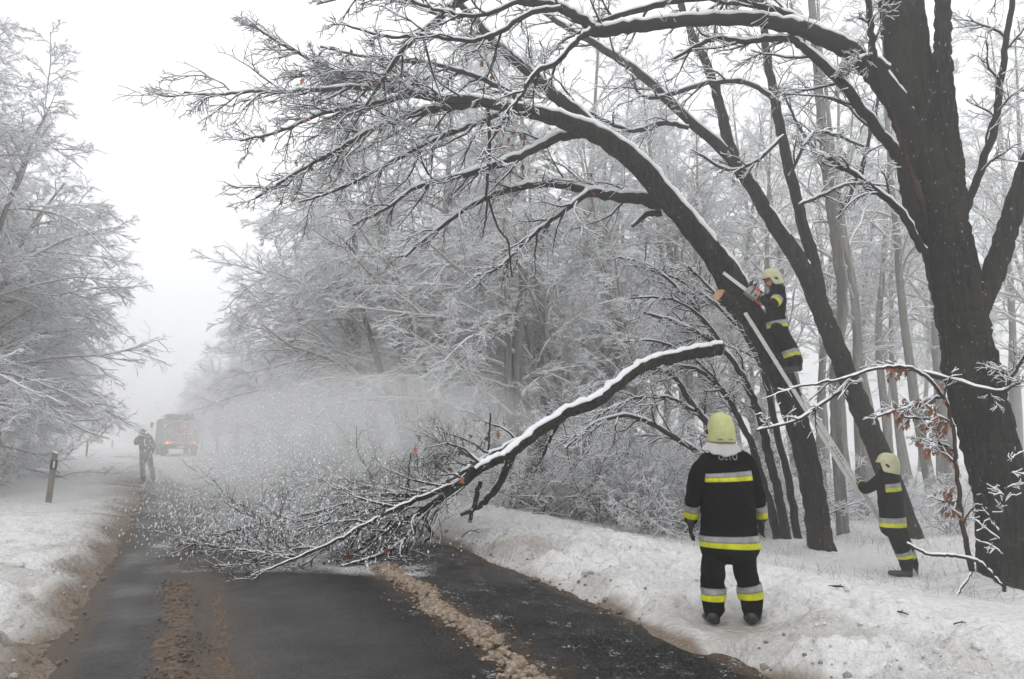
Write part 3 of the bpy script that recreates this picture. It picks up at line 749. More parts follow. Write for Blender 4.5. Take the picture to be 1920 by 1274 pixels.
# --- the leaning tree that is being cut
def leaning():
    rng = np.random.default_rng(9)
    b0 = P(1537, 1050, 13.3)
    o = empty('leaning_tree', (b0[0], b0[1], gz(b0[0], b0[1])))
    inv = np.array(o.location)
    tr, cr, sn = Bag(), Bag(), Bag()
    main = [(1548, 1085, 65), (1544, 1050, 53), (1537, 1000, 46), (1523, 914, 45), (1502, 820, 44), (1476, 735, 46), (1446, 665, 45), (1418, 610, 45), (1384, 555, 56), (1350, 495, 46), (1292, 422, 40), (1246, 367, 40), (1198, 310, 39),
            (1140, 264, 36), (1080, 236, 31), (1020, 216, 26), (960, 203, 22), (900, 191, 19), (830, 186, 16), (780, 178, 14), (720, 166, 11), (640, 166, 8), (560, 171, 6), (470, 173, 5), (400, 179, 4), (345, 174, 3)]
    A, R = limb(main, 13.3, 11.0, 150, seed=3); A = A - inv
    tr.add(tubes(A[:, :100], R[:, :100], 34, jit=.07, seed=3)); cr.add(tubes(A[:, 99:], R[:, 99:], 8, jit=.05, seed=4))
    sn.add(snow_tubes(A[:, 46:], R[:, 46:], 9, 1.6 * snow_thick(R[:, 46:]), rng, .25, .62))
    L = [(A[:, 96:], R[:, 96:])]
    def put(spec, d0, d1, k=8, n=None, seed=0, th=1.2, snow=True, add=True):
        B, Q = limb(spec, d0, d1, n, seed=seed); B = B - inv
        cr.add(tubes(B, Q, k, jit=.06, seed=seed))
        if snow: sn.add(snow_tubes(B, Q, max(5, k - 2), th * snow_thick(Q), rng))
        if add: L.append((B, Q))
    put([(1130, 258, 26), (1085, 215, 25), (1040, 178, 23), (1000, 142, 21), (940, 92, 17), (885, 32, 13), (835, -30, 10)], 12.5, 12.2, 9, 40, 1)
    put([(1235, 385, 30), (1205, 372, 24), (1170, 370, 21), (1110, 362, 17), (1040, 346, 14), (985, 350, 12), (930, 366, 10), (880, 388, 8), (820, 432, 6), (760, 482, 4)], 12.8, 12.0, 8, 56, 2, 1.8)
    put([(1100, 250, 20), (1050, 258, 16), (985, 288, 13), (905, 320, 11), (840, 336, 9), (780, 352, 7), (730, 388, 5), (660, 424, 4)], 12.4, 11.4, 7, 50, 3, 1.6)
    put([(915, 192, 15), (840, 202, 13), (760, 218, 11), (700, 242, 10), (640, 278, 8), (560, 322, 6), (480, 372, 4)], 11.9, 11.1, 7, 46, 4)
    put([(840, 186, 12), (770, 166, 10), (700, 150, 8), (640, 140, 6), (540, 146, 4)], 11.8, 11.4, 6, 34, 5)
    put([(1000, 212, 12), (950, 172, 10), (880, 140, 8), (800, 118, 7), (700, 110, 5), (600, 88, 4)], 12.2, 11.5, 6, 40, 6)
    put([(960, 205, 10), (900, 230, 8), (820, 262, 7), (740, 300, 6), (650, 350, 5), (560, 380, 3)], 12.1, 11.2, 6, 40, 7)
    put([(780, 178, 8), (700, 195, 7), (610, 212, 6), (530, 245, 5), (450, 265, 3)], 11.7, 10.9, 6, 36, 8)
    put([(700, 166, 7), (620, 130, 6), (540, 90, 5), (460, 40, 3)], 11.6, 11.3, 6, 30, 9)
    put([(1105, 360, 11), (1060, 395, 9), (1000, 440, 7), (940, 500, 5), (890, 520, 4)], 12.4, 11.8, 6, 34, 10)
    put([(1240, 400, 12), (1215, 402, 12), (1185, 425, 6)], 12.8, 12.7, 6, 10, 11, 1, True, False)
    put([(914, 205, 8), (918, 262, 7), (913, 340, 6), (912, 400, 4), (905, 446, 2)], 11.6, 11.5, 5, 26, 12, 1, False, False)
    put([(914, 370, 5), (932, 425, 4), (952, 455, 4), (960, 520, 3)], 11.5, 11.5, 5, 20, 13, 1, False, False)
    TW = []
    for j, (B, Q) in enumerate(L):
        TW.append(spray(cr, sn, B, Q, rng, (22 if j in (0, 4, 5) else 15, 9, 3), droop=.03, wander=.19, t0=.12, lens=(.34, .42, .5), l1max=1.25, flat=.8, seg=(6, 4, 2), bias=(-.25, 0, .02), th=.8)[1] + inv)
    link('trunk', tr.mesh('trunk', BARK_LEAN), o)
    c_ = link('crown', cr.mesh('crown', TWIG), o)
    link('snow', sn.mesh('snow', SNOW), c_)
    # stub of the sawn limb
    B, Q = limb([(1420, 606, 40), (1392, 582, 33), (1366, 564, 26), (1351, 554, 23)], 12.85, 12.2, 18)
    st = Bag(); st.add(tubes(B - inv, Q, 14, jit=.05)); sb = link('stub', st.mesh('stub', BARK_LEAN), o)
    nrm = B[0, -1] - B[0, -3]; nrm = nrm / np.linalg.norm(nrm) + np.array([-.1, -.9, .35])
    cut_face(sb, inv, B[0, -1], nrm, float(Q[0, -1]) * 1.06)
    spots = []
    for cx, cy, sx, sy, n in ((950, 150, 45, 40, 34), (1000, 270, 60, 22, 22), (1100, 375, 16, 10, 6), (640, 180, 90, 60, 14), (560, 280, 70, 60, 10), (730, 130, 40, 40, 8)):
        for _ in range(n):
            spots.append(P(cx + random.gauss(0, sx), cy + random.gauss(0, sy), random.uniform(11.3, 12.3)))
    hang_leaves(o, inv, snap(spots, TW), .9, 1.4)
    return tag(o, 'dark snow topped tree leaning over the road with the ladder against it', 'tree')
LEAN = leaning()

# --- forked tree behind the ladder, slim trunk beside it, tangled multi-stemmed tree
def drawn_tree(name, label, stems, limbs, base, seed, tm, m=(9, 7, 2), l1max=1.3, spray_stems_from=.5, wander=.2, th=1.1, bias=None, flat=.9):
    rng = np.random.default_rng(seed)
    o = empty(name, (base[0], base[1], gz(base[0], base[1]))); inv = np.array(o.location)
    tr, cr, sn = Bag(), Bag(), Bag()
    L = []
    for j, (spec, d0, d1) in enumerate(stems):
        A, R = limb(spec, d0, d1, len(spec) * 6, seed=seed + j); A = A - inv
        tr.add(tubes(A, R, 20, jit=.06, seed=seed + j)); sn.add(snow_tubes(A, R, 8, th * snow_thick(R), rng))
        k = int(A.shape[1] * spray_stems_from); L.append((A[:, k:], R[:, k:]))
    for j, (spec, d0, d1) in enumerate(limbs):
        A, R = limb(spec, d0, d1, len(spec) * 5, seed=seed + 40 + j); A = A - inv
        cr.add(tubes(A, R, 7, jit=.06, seed=seed + j)); sn.add(snow_tubes(A, R, 6, th * snow_thick(R), rng)); L.append((A, R))
    for A, R in L:
        spray(cr, sn, A, R, rng, m, droop=.03, wander=wander, t0=.1, lens=(.34, .42, .5), l1max=l1max, flat=flat, seg=(6, 4, 2), bias=bias)
    link('trunk', tr.mesh('trunk', tm), o)
    c_ = link('crown', cr.mesh('crown', TWIG), o)
    link('snow', sn.mesh('snow', SNOW), c_)
    return tag(o, label, 'tree')
FORKED = drawn_tree('forked_tree', 'tall leaning brown forked tree rising behind the firefighter at the ladder foot',
    [([(1724, 1065, 55), (1700, 985, 46), (1640, 830, 40), (1606, 750, 38), (1566, 650, 36), (1542, 590, 35), (1512, 515, 34), (1440, 400, 27), (1392, 322, 24), (1360, 285, 22), (1280, 215, 17), (1200, 140, 16), (1130, 92, 13), (1060, 52, 10), (990, 0, 7)], 14.6, 14.2),
     ([(1540, 575, 26), (1528, 505, 24), (1505, 420, 21), (1480, 320, 20), (1455, 200, 17), (1437, 90, 14), (1430, 0, 12), (1425, -100, 9)], 14.5, 14.3),
     ([(1392, 330, 22), (1366, 270, 22), (1350, 200, 18), (1325, 120, 16), (1295, 60, 14), (1270, -20, 11)], 14.3, 14.6)],
    [([(1462, 195, 9), (1400, 155, 8), (1320, 158, 8), (1240, 182, 7), (1200, 178, 5), (1185, 140, 4)], 14.2, 13.8),
     ([(1290, 240, 8), (1240, 232, 9), (1180, 245, 7), (1100, 210, 4)], 14.2, 13.7),
     ([(1470, 255, 6), (1420, 300, 6), (1370, 320, 5), (1310, 290, 4)], 14.2, 13.9),
     ([(1500, 385, 6), (1545, 365, 6), (1600, 345, 5), (1680, 352, 3)], 14.3, 14.3),
     ([(1480, 330, 6), (1530, 250, 6), (1620, 275, 4)], 14.3, 14.4)],
    P(1722, 1060, 14.6), 60, BARK_LEAN)
SLIM = drawn_tree('slim_tree', 'slim dark upright tree between the leaning trunk and the forked tree',
    [([(1586, 1060, 27), (1578, 960, 22), (1569, 840, 21), (1566, 740, 20), (1572, 640, 20), (1580, 560, 19), (1566, 430, 21), (1548, 300, 18), (1535, 160, 16), (1522, 0, 13), (1515, -120, 9)], 15.2, 15.3)],
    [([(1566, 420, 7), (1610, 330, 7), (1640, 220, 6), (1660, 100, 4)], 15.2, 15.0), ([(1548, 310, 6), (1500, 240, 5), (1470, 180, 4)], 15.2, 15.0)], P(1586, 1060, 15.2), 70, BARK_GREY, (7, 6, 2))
TANGLE = drawn_tree('tangled_tree', 'tangled many stemmed small tree behind the standing firefighter',
    [([(1478, 1030, 19), (1462, 940, 17), (1446, 870, 16), (1424, 780, 14), (1392, 705, 11), (1345, 648, 8), (1270, 606, 6), (1200, 585, 4)], 14.2, 13.6),
     ([(1462, 1030, 17), (1436, 920, 15), (1404, 825, 12), (1362, 745, 9), (1312, 695, 7), (1242, 682, 4)], 14.3, 13.9),
     ([(1500, 1030, 16), (1478, 900, 14), (1452, 790, 12), (1428, 690, 9), (1380, 600, 7), (1330, 540, 5), (1290, 500, 4)], 14.5, 14.2)],
    [([(1404, 900, 12), (1352, 822, 13), (1302, 765, 12), (1262, 705, 9), (1216, 692, 6), (1168, 702, 4)], 14.4, 14.2),
     ([(1390, 905, 10), (1335, 868, 10), (1268, 822, 10), (1190, 782, 8), (1120, 792, 6), (1060, 842, 4)], 14.2, 13.6),
     ([(1300, 770, 6), (1250, 745, 6), (1190, 748, 5), (1130, 775, 4), (1090, 820, 3)], 14.1, 13.7),
     ([(1362, 740, 6), (1330, 700, 5), (1280, 660, 4), (1230, 640, 4), (1170, 640, 3)], 14.0, 13.7),
     ([(1345, 640, 6), (1290, 560, 6), (1220, 500, 4), (1150, 480, 3)], 14.0, 13.6),
     ([(1360, 650, 6), (1310, 590, 5), (1250, 560, 4), (1180, 560, 3)], 13.9, 13.5),
     ([(1380, 610, 5), (1330, 560, 4), (1260, 520, 4), (1190, 500, 3)], 14.2, 13.9)],
    P(1478, 1030, 14.3), 80, BARK_DARK, (12, 8, 3), 1.1, .35, .24, 1.0, (-.2, 0, -.05), 1.0)

# --- sapling that has kept its brown leaves
def sapling():
    rng = np.random.default_rng(21)
    b = P(1822, 1075, 10.4); o = empty('sapling', (b[0], b[1], gz(b[0], b[1]))); inv = np.array(o.location)
    st, cr, sn = Bag(), Bag(), Bag(); L = []
    def put(bag, spec, d0, d1, k=7, th=1.0, add=True):
        A, R = limb(spec, d0, d1, len(spec) * 6, seed=len(L)); A = A - inv
        bag.add(tubes(A, R, k, jit=.05)); sn.add(snow_tubes(A, R, 6, th * snow_thick(R), rng))
        if add: L.append((A, R))
        return A + inv
    put(st, [(1825, 1085, 11), (1806, 990, 9), (1795, 900, 8), (1790, 830, 7), (1778, 765, 7), (1742, 712, 6), (1702, 690, 6), (1642, 692, 5), (1600, 706, 5), (1545, 718, 4), (1480, 728, 3)], 10.4, 9.7)
    put(cr, [(1602, 706, 6), (1582, 728, 6), (1530, 766, 6), (1490, 790, 5), (1420, 808, 4)], 9.95, 9.6)
    put(cr, [(1770, 745, 6), (1735, 750, 5), (1700, 765, 5), (1645, 782, 4)], 10.2, 10.1)
    A1 = put(cr, [(1790, 800, 5), (1760, 790, 4), (1725, 785, 4), (1695, 783, 3)], 10.3, 10.1)
    A2 = put(cr, [(1793, 850, 5), (1770, 835, 4), (1740, 826, 3), (1725, 828, 3)], 10.3, 10.2)
    A3 = put(cr, [(1798, 940, 5), (1780, 942, 4), (1765, 940, 3)], 10.3, 10.2)
    put(cr, [(1700, 1020, 4), (1742, 1040, 5), (1790, 1043, 6), (1835, 1055, 6), (1862, 1080, 5), (1880, 1100, 4)], 9.8, 9.6, add=False)
    put(cr, [(1883, 1110, 7), (1878, 1000, 6), (1884, 930, 5), (1900, 860, 4)], 9.4, 9.3)
    put(cr, [(1790, 1125, 5), (1812, 1090, 4), (1825, 1060, 4), (1808, 1010, 3)], 9.7, 9.7, add=False)
    TW = []
    for A, R in L:
        TW += [q + inv for q in spray(cr, sn, A, R, rng, (9, 5, 1), droop=.02, wander=.2, t0=.1, lens=(.2, .42, .5), l1max=.45, flat=.8, seg=(5, 3, 1), th=1.2)]
    s_ = link('stem', st.mesh('stem', BARK_BROWN), o)
    c_ = link('crown', cr.mesh('crown', TWIG), o); link('snow', sn.mesh('snow', SNOW), c_)
    spots = []
    for (x0, y0), (x1, y1), n, dr in (((1670, 698), (1742, 715), 44, 20), ((1735, 720), (1785, 800), 46, 26), ((1690, 788), (1790, 800), 40, 16), ((1725, 832), (1795, 850), 36, 14),
                                      ((1760, 860), (1800, 960), 40, 24), ((1770, 945), (1805, 950), 22, 14), ((1650, 786), (1720, 765), 14, 10)):
        for _ in range(int(n * 1.2)):
            u = random.random(); spots.append(P(x0 + (x1 - x0) * u + random.gauss(0, 6), y0 + (y1 - y0) * u + random.uniform(0, dr), random.uniform(10.0, 10.4)))
    hang_leaves(o, inv, snap(spots, TW), .6, .95, 1.6)
    return tag(o, 'thin bent sapling with hanging brown leaves in front of the oak', 'tree')
sapling()

# --- the limb that has just been cut, crashing onto the road
def fallen():
    rng = np.random.default_rng(33)
    o = empty('fallen_branch', (float(P(820, 940, 10.9)[0]), 10.9, 0.0)); inv = np.array(o.location)
    lb, cr, sn = Bag(), Bag(), Bag(); L = []
    def put(bag, spec, d0, d1, k=8, n=None, th=1.2, snow=True, add=True, s=0):
        A, R = limb(spec, d0, d1, n, seed=s); A = A - inv; A[..., 2] = np.maximum(A[..., 2], R + .01)
        bag.add(tubes(A, R, k, jit=.07, seed=s))
        if snow:
            e = 62 if n == 100 else A.shape[1]
            sn.add(snow_tubes(A[:, :e], R[:, :e], max(5, k - 2), th * snow_thick(R[:, :e]), rng))
        if add: L.append((A, R))
        return A + inv, R
    M = put(lb, [(1351, 654, 25), (1320, 658, 24), (1270, 668, 22), (1212, 684, 22), (1160, 720, 22), (1112, 756, 24), (1060, 776, 22), (1000, 816, 22), (950, 856, 20), (905, 876, 17), (860, 910, 15), (820, 940, 13),
                 (782, 964, 10), (740, 986, 9), (700, 1010, 7), (655, 1045, 4)], 12.2, 10.3, 14, 100, 1.15, add=False)
    A, R = M; L.append((A[:, 55:] - inv, R[:, 55:]))
    put(lb, [(1000, 818, 20), (950, 840, 18), (905, 866, 18), (862, 892, 16), (822, 914, 14), (780, 924, 12), (738, 926, 9), (700, 915, 7), (650, 918, 4)], 11.6, 11.4, 9, 50, .45, s=1)
    put(lb, [(820, 915, 12), (770, 938, 11), (722, 950, 9), (660, 970, 7), (600, 985, 6), (520, 1000, 4)], 11.4, 11.2, 8, 40, .45, s=2)
    put(lb, [(962, 850, 16), (946, 888, 14), (916, 934, 13), (890, 955, 10), (864, 966, 7)], 11.5, 11.9, 8, 26, .8, s=3, add=False)
    put(lb, [(901, 903, 8), (892, 940, 9), (880, 980, 7)], 11.6, 11.6, 6, 10, .5, s=4, add=False)
    put(lb, [(1052, 782, 10), (1036, 812, 8), (1020, 850, 6), (1004, 884, 4)], 11.8, 11.7, 6, 20, .6, s=5)
    put(lb, [(790, 958, 9), (800, 982, 8), (809, 1002, 7), (797, 1018, 5)], 11.0, 11.2, 6, 14, .5, s=6, add=False)
    put(lb, [(792, 962, 10), (770, 1000, 8), (735, 1030, 6), (700, 1045, 5), (640, 1062, 3)], 10.9, 9.9, 7, 24, .8, s=7)
    put(lb, [(860, 905, 12), (800, 930, 11), (720, 965, 9), (640, 1010, 7), (560, 1045, 5), (470, 1080, 3)], 11.0, 9.2, 7, 40, .45, s=8)
    put(lb, [(780, 930, 9), (700, 930, 8), (620, 955, 7), (520, 975, 5), (420, 1000, 4), (340, 1015, 3)], 11.3, 11.0, 7, 40, .45, s=9)
    put(lb, [(740, 925, 7), (660, 900, 6), (580, 905, 5), (500, 925, 4)], 11.6, 12.6, 6, 30, .45, s=10)
    put(lb, [(560, 1045, 6), (500, 1040, 5), (430, 1030, 4), (350, 1012, 3)], 9.9, 10.6, 6, 24, .8, s=11)
    put(lb, [(905, 870, 9), (870, 850, 8), (830, 852, 7), (780, 880, 5), (740, 890, 4)], 11.6, 12.2, 6, 30, .45, s=12)
    put(lb, [(770, 850, 3), (765, 900, 5), (763, 940, 6)], 11.0, 11.0, 5, 10, .3, s=13, add=False)
    put(lb, [(919, 775, 3), (917, 820, 4), (915, 860, 5)], 11.6, 11.6, 5, 10, .3, s=14, add=False)
    TW = []
    for j, (B, Q) in enumerate(L):
        TW.append(spray(cr, sn, B, Q, rng, (15, 9, 3), droop=-.01, wander=.2, t0=.05, lens=(.42, .45, .5), l1max=1.15, flat=1.1, seg=(6, 4, 2), bias=(-.35, -.05, .05), floor=.012, ang=(.4, 1.1), th=.22, lay=(1, 1, 0))[1] + inv)
    link('limb', lb.mesh('limb', BARK_DARK), o)
    c_ = link('twigs', cr.mesh('twigs', TWIG), o); link('snow', sn.mesh('snow', SNOW), c_)
    cut_face(o, inv, A[0, 0], (A[0, 0] - A[0, 2]), float(R[0, 0]) * 1.02)
    spots = []
    for cx, cy, sx, sy, n in ((925, 815, 18, 12, 5), (890, 835, 30, 22, 11), (835, 865, 24, 16, 10), (830, 890, 14, 10, 5), (700, 1025, 14, 6, 5), (640, 1040, 60, 20, 8), (975, 803, 5, 3, 2), (800, 850, 50, 30, 7), (560, 1070, 70, 14, 5)):
        for _ in range(n):
            q = P(cx + random.gauss(0, sx), cy + random.gauss(0, sy), random.uniform(10.6, 11.8) if cy < 1000 else 10.0); q[2] = max(q[2], .05); spots.append(q)
    hang_leaves(o, inv, snap(spots, TW), .8, 1.25, .5)
    return tag(o, 'sawn off limb crashing onto the road with snow on its upper side', 'branch')
fallen()

# ------------------------------------------------------------------ bodies
def lin(mat_, *a): return mat_
def loft_rings(rings, side, k=16):
    """rings: (point, ra, rb): elliptical sections across the chain; side fixes the direction of ra"""
    pts = np.array([r[0] for r in rings], float); ra = np.array([r[1] for r in rings]); rb = np.array([r[2] for r in rings])
    tan = np.gradient(pts, axis=0); tan = norm(tan)
    s = np.asarray(side, float)
    a = norm(s - (tan @ s)[:, None] * tan); b = np.cross(tan, a)
    ang = np.arange(k) * 2 * np.pi / k
    ca, sa = np.cos(ang), np.sin(ang)
    return pts[:, None] + (ra[:, None] * ca)[..., None] * a[:, None] + (rb[:, None] * sa)[..., None] * b[:, None], pts, tan
def resample(rings, n):
    q = np.array([[*r[0], r[1], r[2]] for r in rings], float)
    c = catmull(q, n); return [(x[:3], max(x[3], .004), max(x[4], .004)) for x in c]
def fold_amp(co, folds):
    """creases of heavy cloth: how far the surface stands out at each point"""
    bent = co[:, 2] * 13 + 2.2 * np.sin(co[:, 0] * 9 + co[:, 2] * 4)
    return folds * ((noise3(co[:, 0] * 5, co[:, 1] * 5, bent, 77) - .5) + .6 * (noise3(co[:, 0] * 9 + co[:, 2] * 8, co[:, 1] * 9, co[:, 2] * 11, 78) - .5))
class Body:
    """one continuous figure: lofted sections fused by a voxel remesh; each section carries a material"""
    def __init__(s): s.tubes, s.mats = [], []
    def add(s, m, rings, side=(1, 0, 0), n=None, k=18, caps=True):
        rr = resample(rings, n or max(len(rings) * 4, 6))
        if caps:
            def cap(p, q, ra, rb):
                d = np.asarray(p) - np.asarray(q); d = d / (np.linalg.norm(d) + 1e-9); r_ = min(ra, rb)
                return [(np.asarray(p) + d * r_ * math.sin(a) * .8, ra * math.cos(a), rb * math.cos(a)) for a in (.5, 1.0, 1.4)]
            rr = cap(rr[0][0], rr[1][0], rr[0][1], rr[0][2])[::-1] + rr + cap(rr[-1][0], rr[-2][0], rr[-1][1], rr[-1][2])
        if m not in s.mats: s.mats.append(m)
        s.tubes.append((s.mats.index(m), rr, np.asarray(side, float), k))
        return rr, side
    def build(s, name, parent, inv, voxel, smooth=6, folds=.010):
        bm = bmesh.new()
        for mi, rr, side, k in s.tubes:
            g, _, _ = loft_rings(rr, side, k)
            vs = [[bm.verts.new(v) for v in ring] for ring in (g - inv)]
            for i in range(len(vs) - 1):
                for j in range(k): bm.faces.new((vs[i][j], vs[i][(j + 1) % k], vs[i + 1][(j + 1) % k], vs[i + 1][j]))
            bm.faces.new(vs[0][::-1]); bm.faces.new(vs[-1])
        me = bpy.data.meshes.new('tmp'); bm.to_mesh(me); bm.free()
        o = bpy.data.objects.new('tmp', me); COL.objects.link(o)
        md = o.modifiers.new('r', 'REMESH'); md.mode = 'VOXEL'; md.voxel_size = voxel
        ms = o.modifiers.new('s', 'SMOOTH'); ms.factor = .5; ms.iterations = smooth
        dg = bpy.context.evaluated_depsgraph_get()
        out = bpy.data.meshes.new_from_object(o.evaluated_get(dg))
        bpy.data.objects.remove(o); bpy.data.meshes.remove(me)
        n = len(out.polygons); c = np.zeros(n * 3); out.polygons.foreach_get('center', c); c = c.reshape(-1, 3) + inv
        best, bi = np.full(n, 1e9), np.zeros(n, int)
        for mi, rr, side, k in s.tubes:
            p = np.array([r[0] for r in rr]); rad = np.array([max(.008, .5 * (r[1] + r[2])) for r in rr])
            for a in range(0, len(p), 1):
                d = np.linalg.norm(c - p[a], axis=1) / rad[a]
                u = d < best; best[u] = d[u]; bi[u] = mi
        nv = len(out.vertices); co = np.zeros(nv * 3); no = np.zeros(nv * 3)
        out.vertices.foreach_get('co', co); out.vertices.foreach_get('normal', no); co, no = co.reshape(-1, 3), no.reshape(-1, 3)
        amp = fold_amp(co, folds)
        out.vertices.foreach_set('co', (co + no * amp[:, None]).astype(np.float32).ravel())
        out.materials.clear()
        for m in s.mats: out.materials.append(m)
        out.polygons.foreach_set('material_index', bi.astype(np.int32)); out.polygons.foreach_set('use_smooth', np.full(n, True)); out.update()
        out.name = name
        return link(name, out, parent)
def band(name, tube, parent, inv, t0, t1, off, m, a0=0.0, a1=2 * np.pi, k=40, folds=.010):
    """a strip of tape sewn round a section, between two shares of its length"""
    rr, side = tube
    rr = rr[3:-3]
    q = np.array([[*r[0], r[1], r[2]] for r in rr]); L = np.concatenate([[0], np.cumsum(np.linalg.norm(np.diff(q[:, :3], axis=0), axis=1))]); L /= L[-1]
    ts = np.linspace(t0, t1, 7); c = np.array([[np.interp(u, L, q[:, j]) for j in range(5)] for u in ts])
    tan = norm(np.gradient(c[:, :3], axis=0)); s = np.asarray(side, float); a = norm(s - (tan @ s)[:, None] * tan); b = np.cross(tan, a)
    full = abs(a1 - a0 - 2 * np.pi) < 1e-6
    ang = np.linspace(a0, a1, k + 1)
    outer = c[:, None, :3] + ((c[:, 3] + off)[:, None] * np.cos(ang))[..., None] * a[:, None] + ((c[:, 4] + off)[:, None] * np.sin(ang))[..., None] * b[:, None]
    inner = c[:, None, :3] + ((c[:, 3] + off - .006)[:, None] * np.cos(ang))[..., None] * a[:, None] + ((c[:, 4] + off - .006)[:, None] * np.sin(ang))[..., None] * b[:, None]
    n1, n2 = outer.shape[:2]
    v = np.concatenate([outer.reshape(-1, 3), inner.reshape(-1, 3)]) - inv
    rad_ = norm((outer - c[:, None, :3]).reshape(-1, 3)); am = fold_amp(v[:n1 * n2], folds)[:, None]
    v = v + np.concatenate([rad_ * am, rad_ * am])
    f = gridfaces(n1, n2); N = n1 * n2
    e = [f, f[:, ::-1] + N]
    for r in (0, n1 - 1):
        i = r * n2 + np.arange(n2 - 1); e.append(np.stack([i, i + 1, i + 1 + N, i + N], -1))
    if not full:
        for cc in (0, n2 - 1):
            i = np.arange(n1 - 1) * n2 + cc; e.append(np.stack([i, i + n2, i + n2 + N, i + N], -1))
    me = npmesh(name, v, np.concatenate(e), m)
    return link(name, me, parent)

COAT = mat('black_coat', (.004, .004, .005), .95, spec=.04); t = NT(COAT)
t.bump(t.noise(t.coords((1, 1, 1)), 14, 4, .6), .6, .02)
GLOVE = mat('black_glove', (.009, .009, .010), .6, spec=.4)
GLOVE_GREY = mat('grey_glove', (.36, .36, .35), .7)
BOOT = mat('black_boot', (.008, .008, .008), .45, spec=.5)
SKIN = mat('skin', (.42, .22, .16), .55)
HAIR = mat('dark_hair', (.015, .012, .01), .7)
JACKET = mat('navy_jacket', (.006, .0065, .009), .9, spec=.06)
TROUSER = mat('dark_trousers', (.007, .0075, .010), .9, spec=.06)
GREYTAPE = mat('silver_tape', (.30, .30, .305), .45, spec=.6)
YELLOWTAPE = mat('yellow_tape', (.58, .60, .012), .55, spec=.4)
HELMET = mat('lime_helmet', (.45, .48, .20), .32, spec=.5)
HELMET_PALE = mat('cream_helmet', (.56, .56, .34), .32, spec=.5)
RUBBER = mat('black_rubber', (.010, .010, .010), .6)
NAPE = mat('nape_cloth', (.42, .41, .40), .55, spec=.4)
VISOR = mat('peach_visor', (.72, .45, .30), .25, spec=.5)
EYE = mat('eye', (.02, .015, .012), .3)
LIP = mat('lip', (.28, .10, .09), .5)
for mm, lo_ in ((GREYTAPE, .62), (YELLOWTAPE, .66)):
    t = NT(mm); n = t.noise(t.coords((1, 1, 1)), 11, 6, .7); base = tuple(t.b.inputs['Base Color'].default_value)[:3]
    t.l(t.ramp(n, [(.36, tuple(x * lo_ for x in base)), (.58, base)]), t.b.inputs['Base Color'])
for mm in (HELMET, HELMET_PALE):
    t = NT(mm); n = t.noise(t.coords((1, 1, 1)), 22, 5, .65)
    base = tuple(mm.node_tree.nodes['Principled BSDF'].inputs['Base Color'].default_value)[:3]
    t.l(t.ramp(n, [(.3, tuple(x * .8 for x in base)), (.7, base)]), t.b.inputs['Base Color'])
    t.l(t.ramp(n, [(.3, .28), (.7, .48)]), t.b.inputs['Roughness'])

def helmet(parent, inv, centre, fwd, up, m, s=1.0):
    """shell with a central crest, raised front opening, brim, rubber edge, side bosses and rear reflectors"""
    f = norm(np.asarray(fwd, float)); u = np.asarray(up, float); u = norm(u - (u @ f) * f); r = np.cross(f, u)
    c = np.asarray(centre, float) - inv
    W = lambda x, y, z: c + s * (x * r + y * f + z * u)
    na, nb = 56, 22
    v = []
    for j in range(nb + 1):
        for i in range(na):
            th = 2 * np.pi * i / na
            front = max(0.0, math.cos(th)) ** 1.2                 # th=0 faces forward
            zb = -.115 + .115 * (sstep(.25, .75, np.array(math.cos(th))))
            tt = j / nb
            zt = .135
            ph = tt * math.pi / 2
            z = zt - (zt - float(zb)) * (1 - math.cos(ph)) ** 1.0
            prof = math.sin(ph) ** .60
            rx, ry = .118 * prof, (.148 if math.cos(th) > 0 else .142) * prof
            x = rx * math.sin(th) * (1 + .02 * abs(math.sin(2 * th))); y = ry * math.cos(th)
            crest = .010 * math.exp(-(x / .016) ** 2) * (1 - tt * .5)
            v.append(W(x, y - .01, z + crest))
    q = []
    for j in range(nb):
        for i in range(na): q.append((j * na + i, j * na + (i + 1) % na, (j + 1) * na + (i + 1) % na, (j + 1) * na + i))
    sh = link('helmet', npmesh('helmet', np.array(v), np.array(q)[:, ::-1], m), parent)
    so = sh.modifiers.new('thick', 'SOLIDIFY'); so.thickness = .006; so.offset = -1
    # rubber edge along the rim
    rim = np.array(v[-na:]); rim = np.vstack([rim, rim[:1]])[None]
    bag = Bag(); bag.add(tubes(rim, np.full((1, na + 1), .0055 * s), 6)); link('rim', bag.mesh('rim', RUBBER), sh)
    # visor peak over the face
    pv = []
    for k_, (dy, dz) in enumerate(((0, .018), (.028, .004), (.026, -.012), (-.004, .0))):
        for a in np.linspace(-1.05, 1.05, 15):
            pv.append(W((.114 + dy * .5) * math.sin(a), (.140 + dy) * math.cos(a) - .01, .008 + dz))
    pq = [(k_ * 15 + i, k_ * 15 + i + 1, ((k_ + 1) % 4) * 15 + i + 1, ((k_ + 1) % 4) * 15 + i) for k_ in range(4) for i in range(14)]
    link('peak', npmesh('peak', np.array(pv), np.array(pq), VISOR if m is HELMET_PALE else m), sh)
    for sg in (-1, 1):            # side bosses: a kidney of black plastic
        rings = [W(sg * .112, .025, -.012), W(sg * .121, .012, -.018), W(sg * .121, -.012, -.032), W(sg * .112, -.028, -.038)]
        bag = Bag(); bag.add(tubes(np.array([rings]), np.array([[.008, .017, .017, .008]]) * s, 10)); link('side_boss', bag.mesh('side_boss', RUBBER), sh)
    for sg in (-1, 1):            # pale reflective patches at the back
        bag = Bag(); pts = np.array([[W(sg * (.045 + dx), -.148 + .035 * abs(dx) - .004, -.082) for dx in (-.02, -.008, .008, .02)]])
        bag.add(tubes(pts, np.full((1, 4), .0075) * s, 6)); link('reflector', bag.mesh('reflector', GREYTAPE), sh)
    return sh
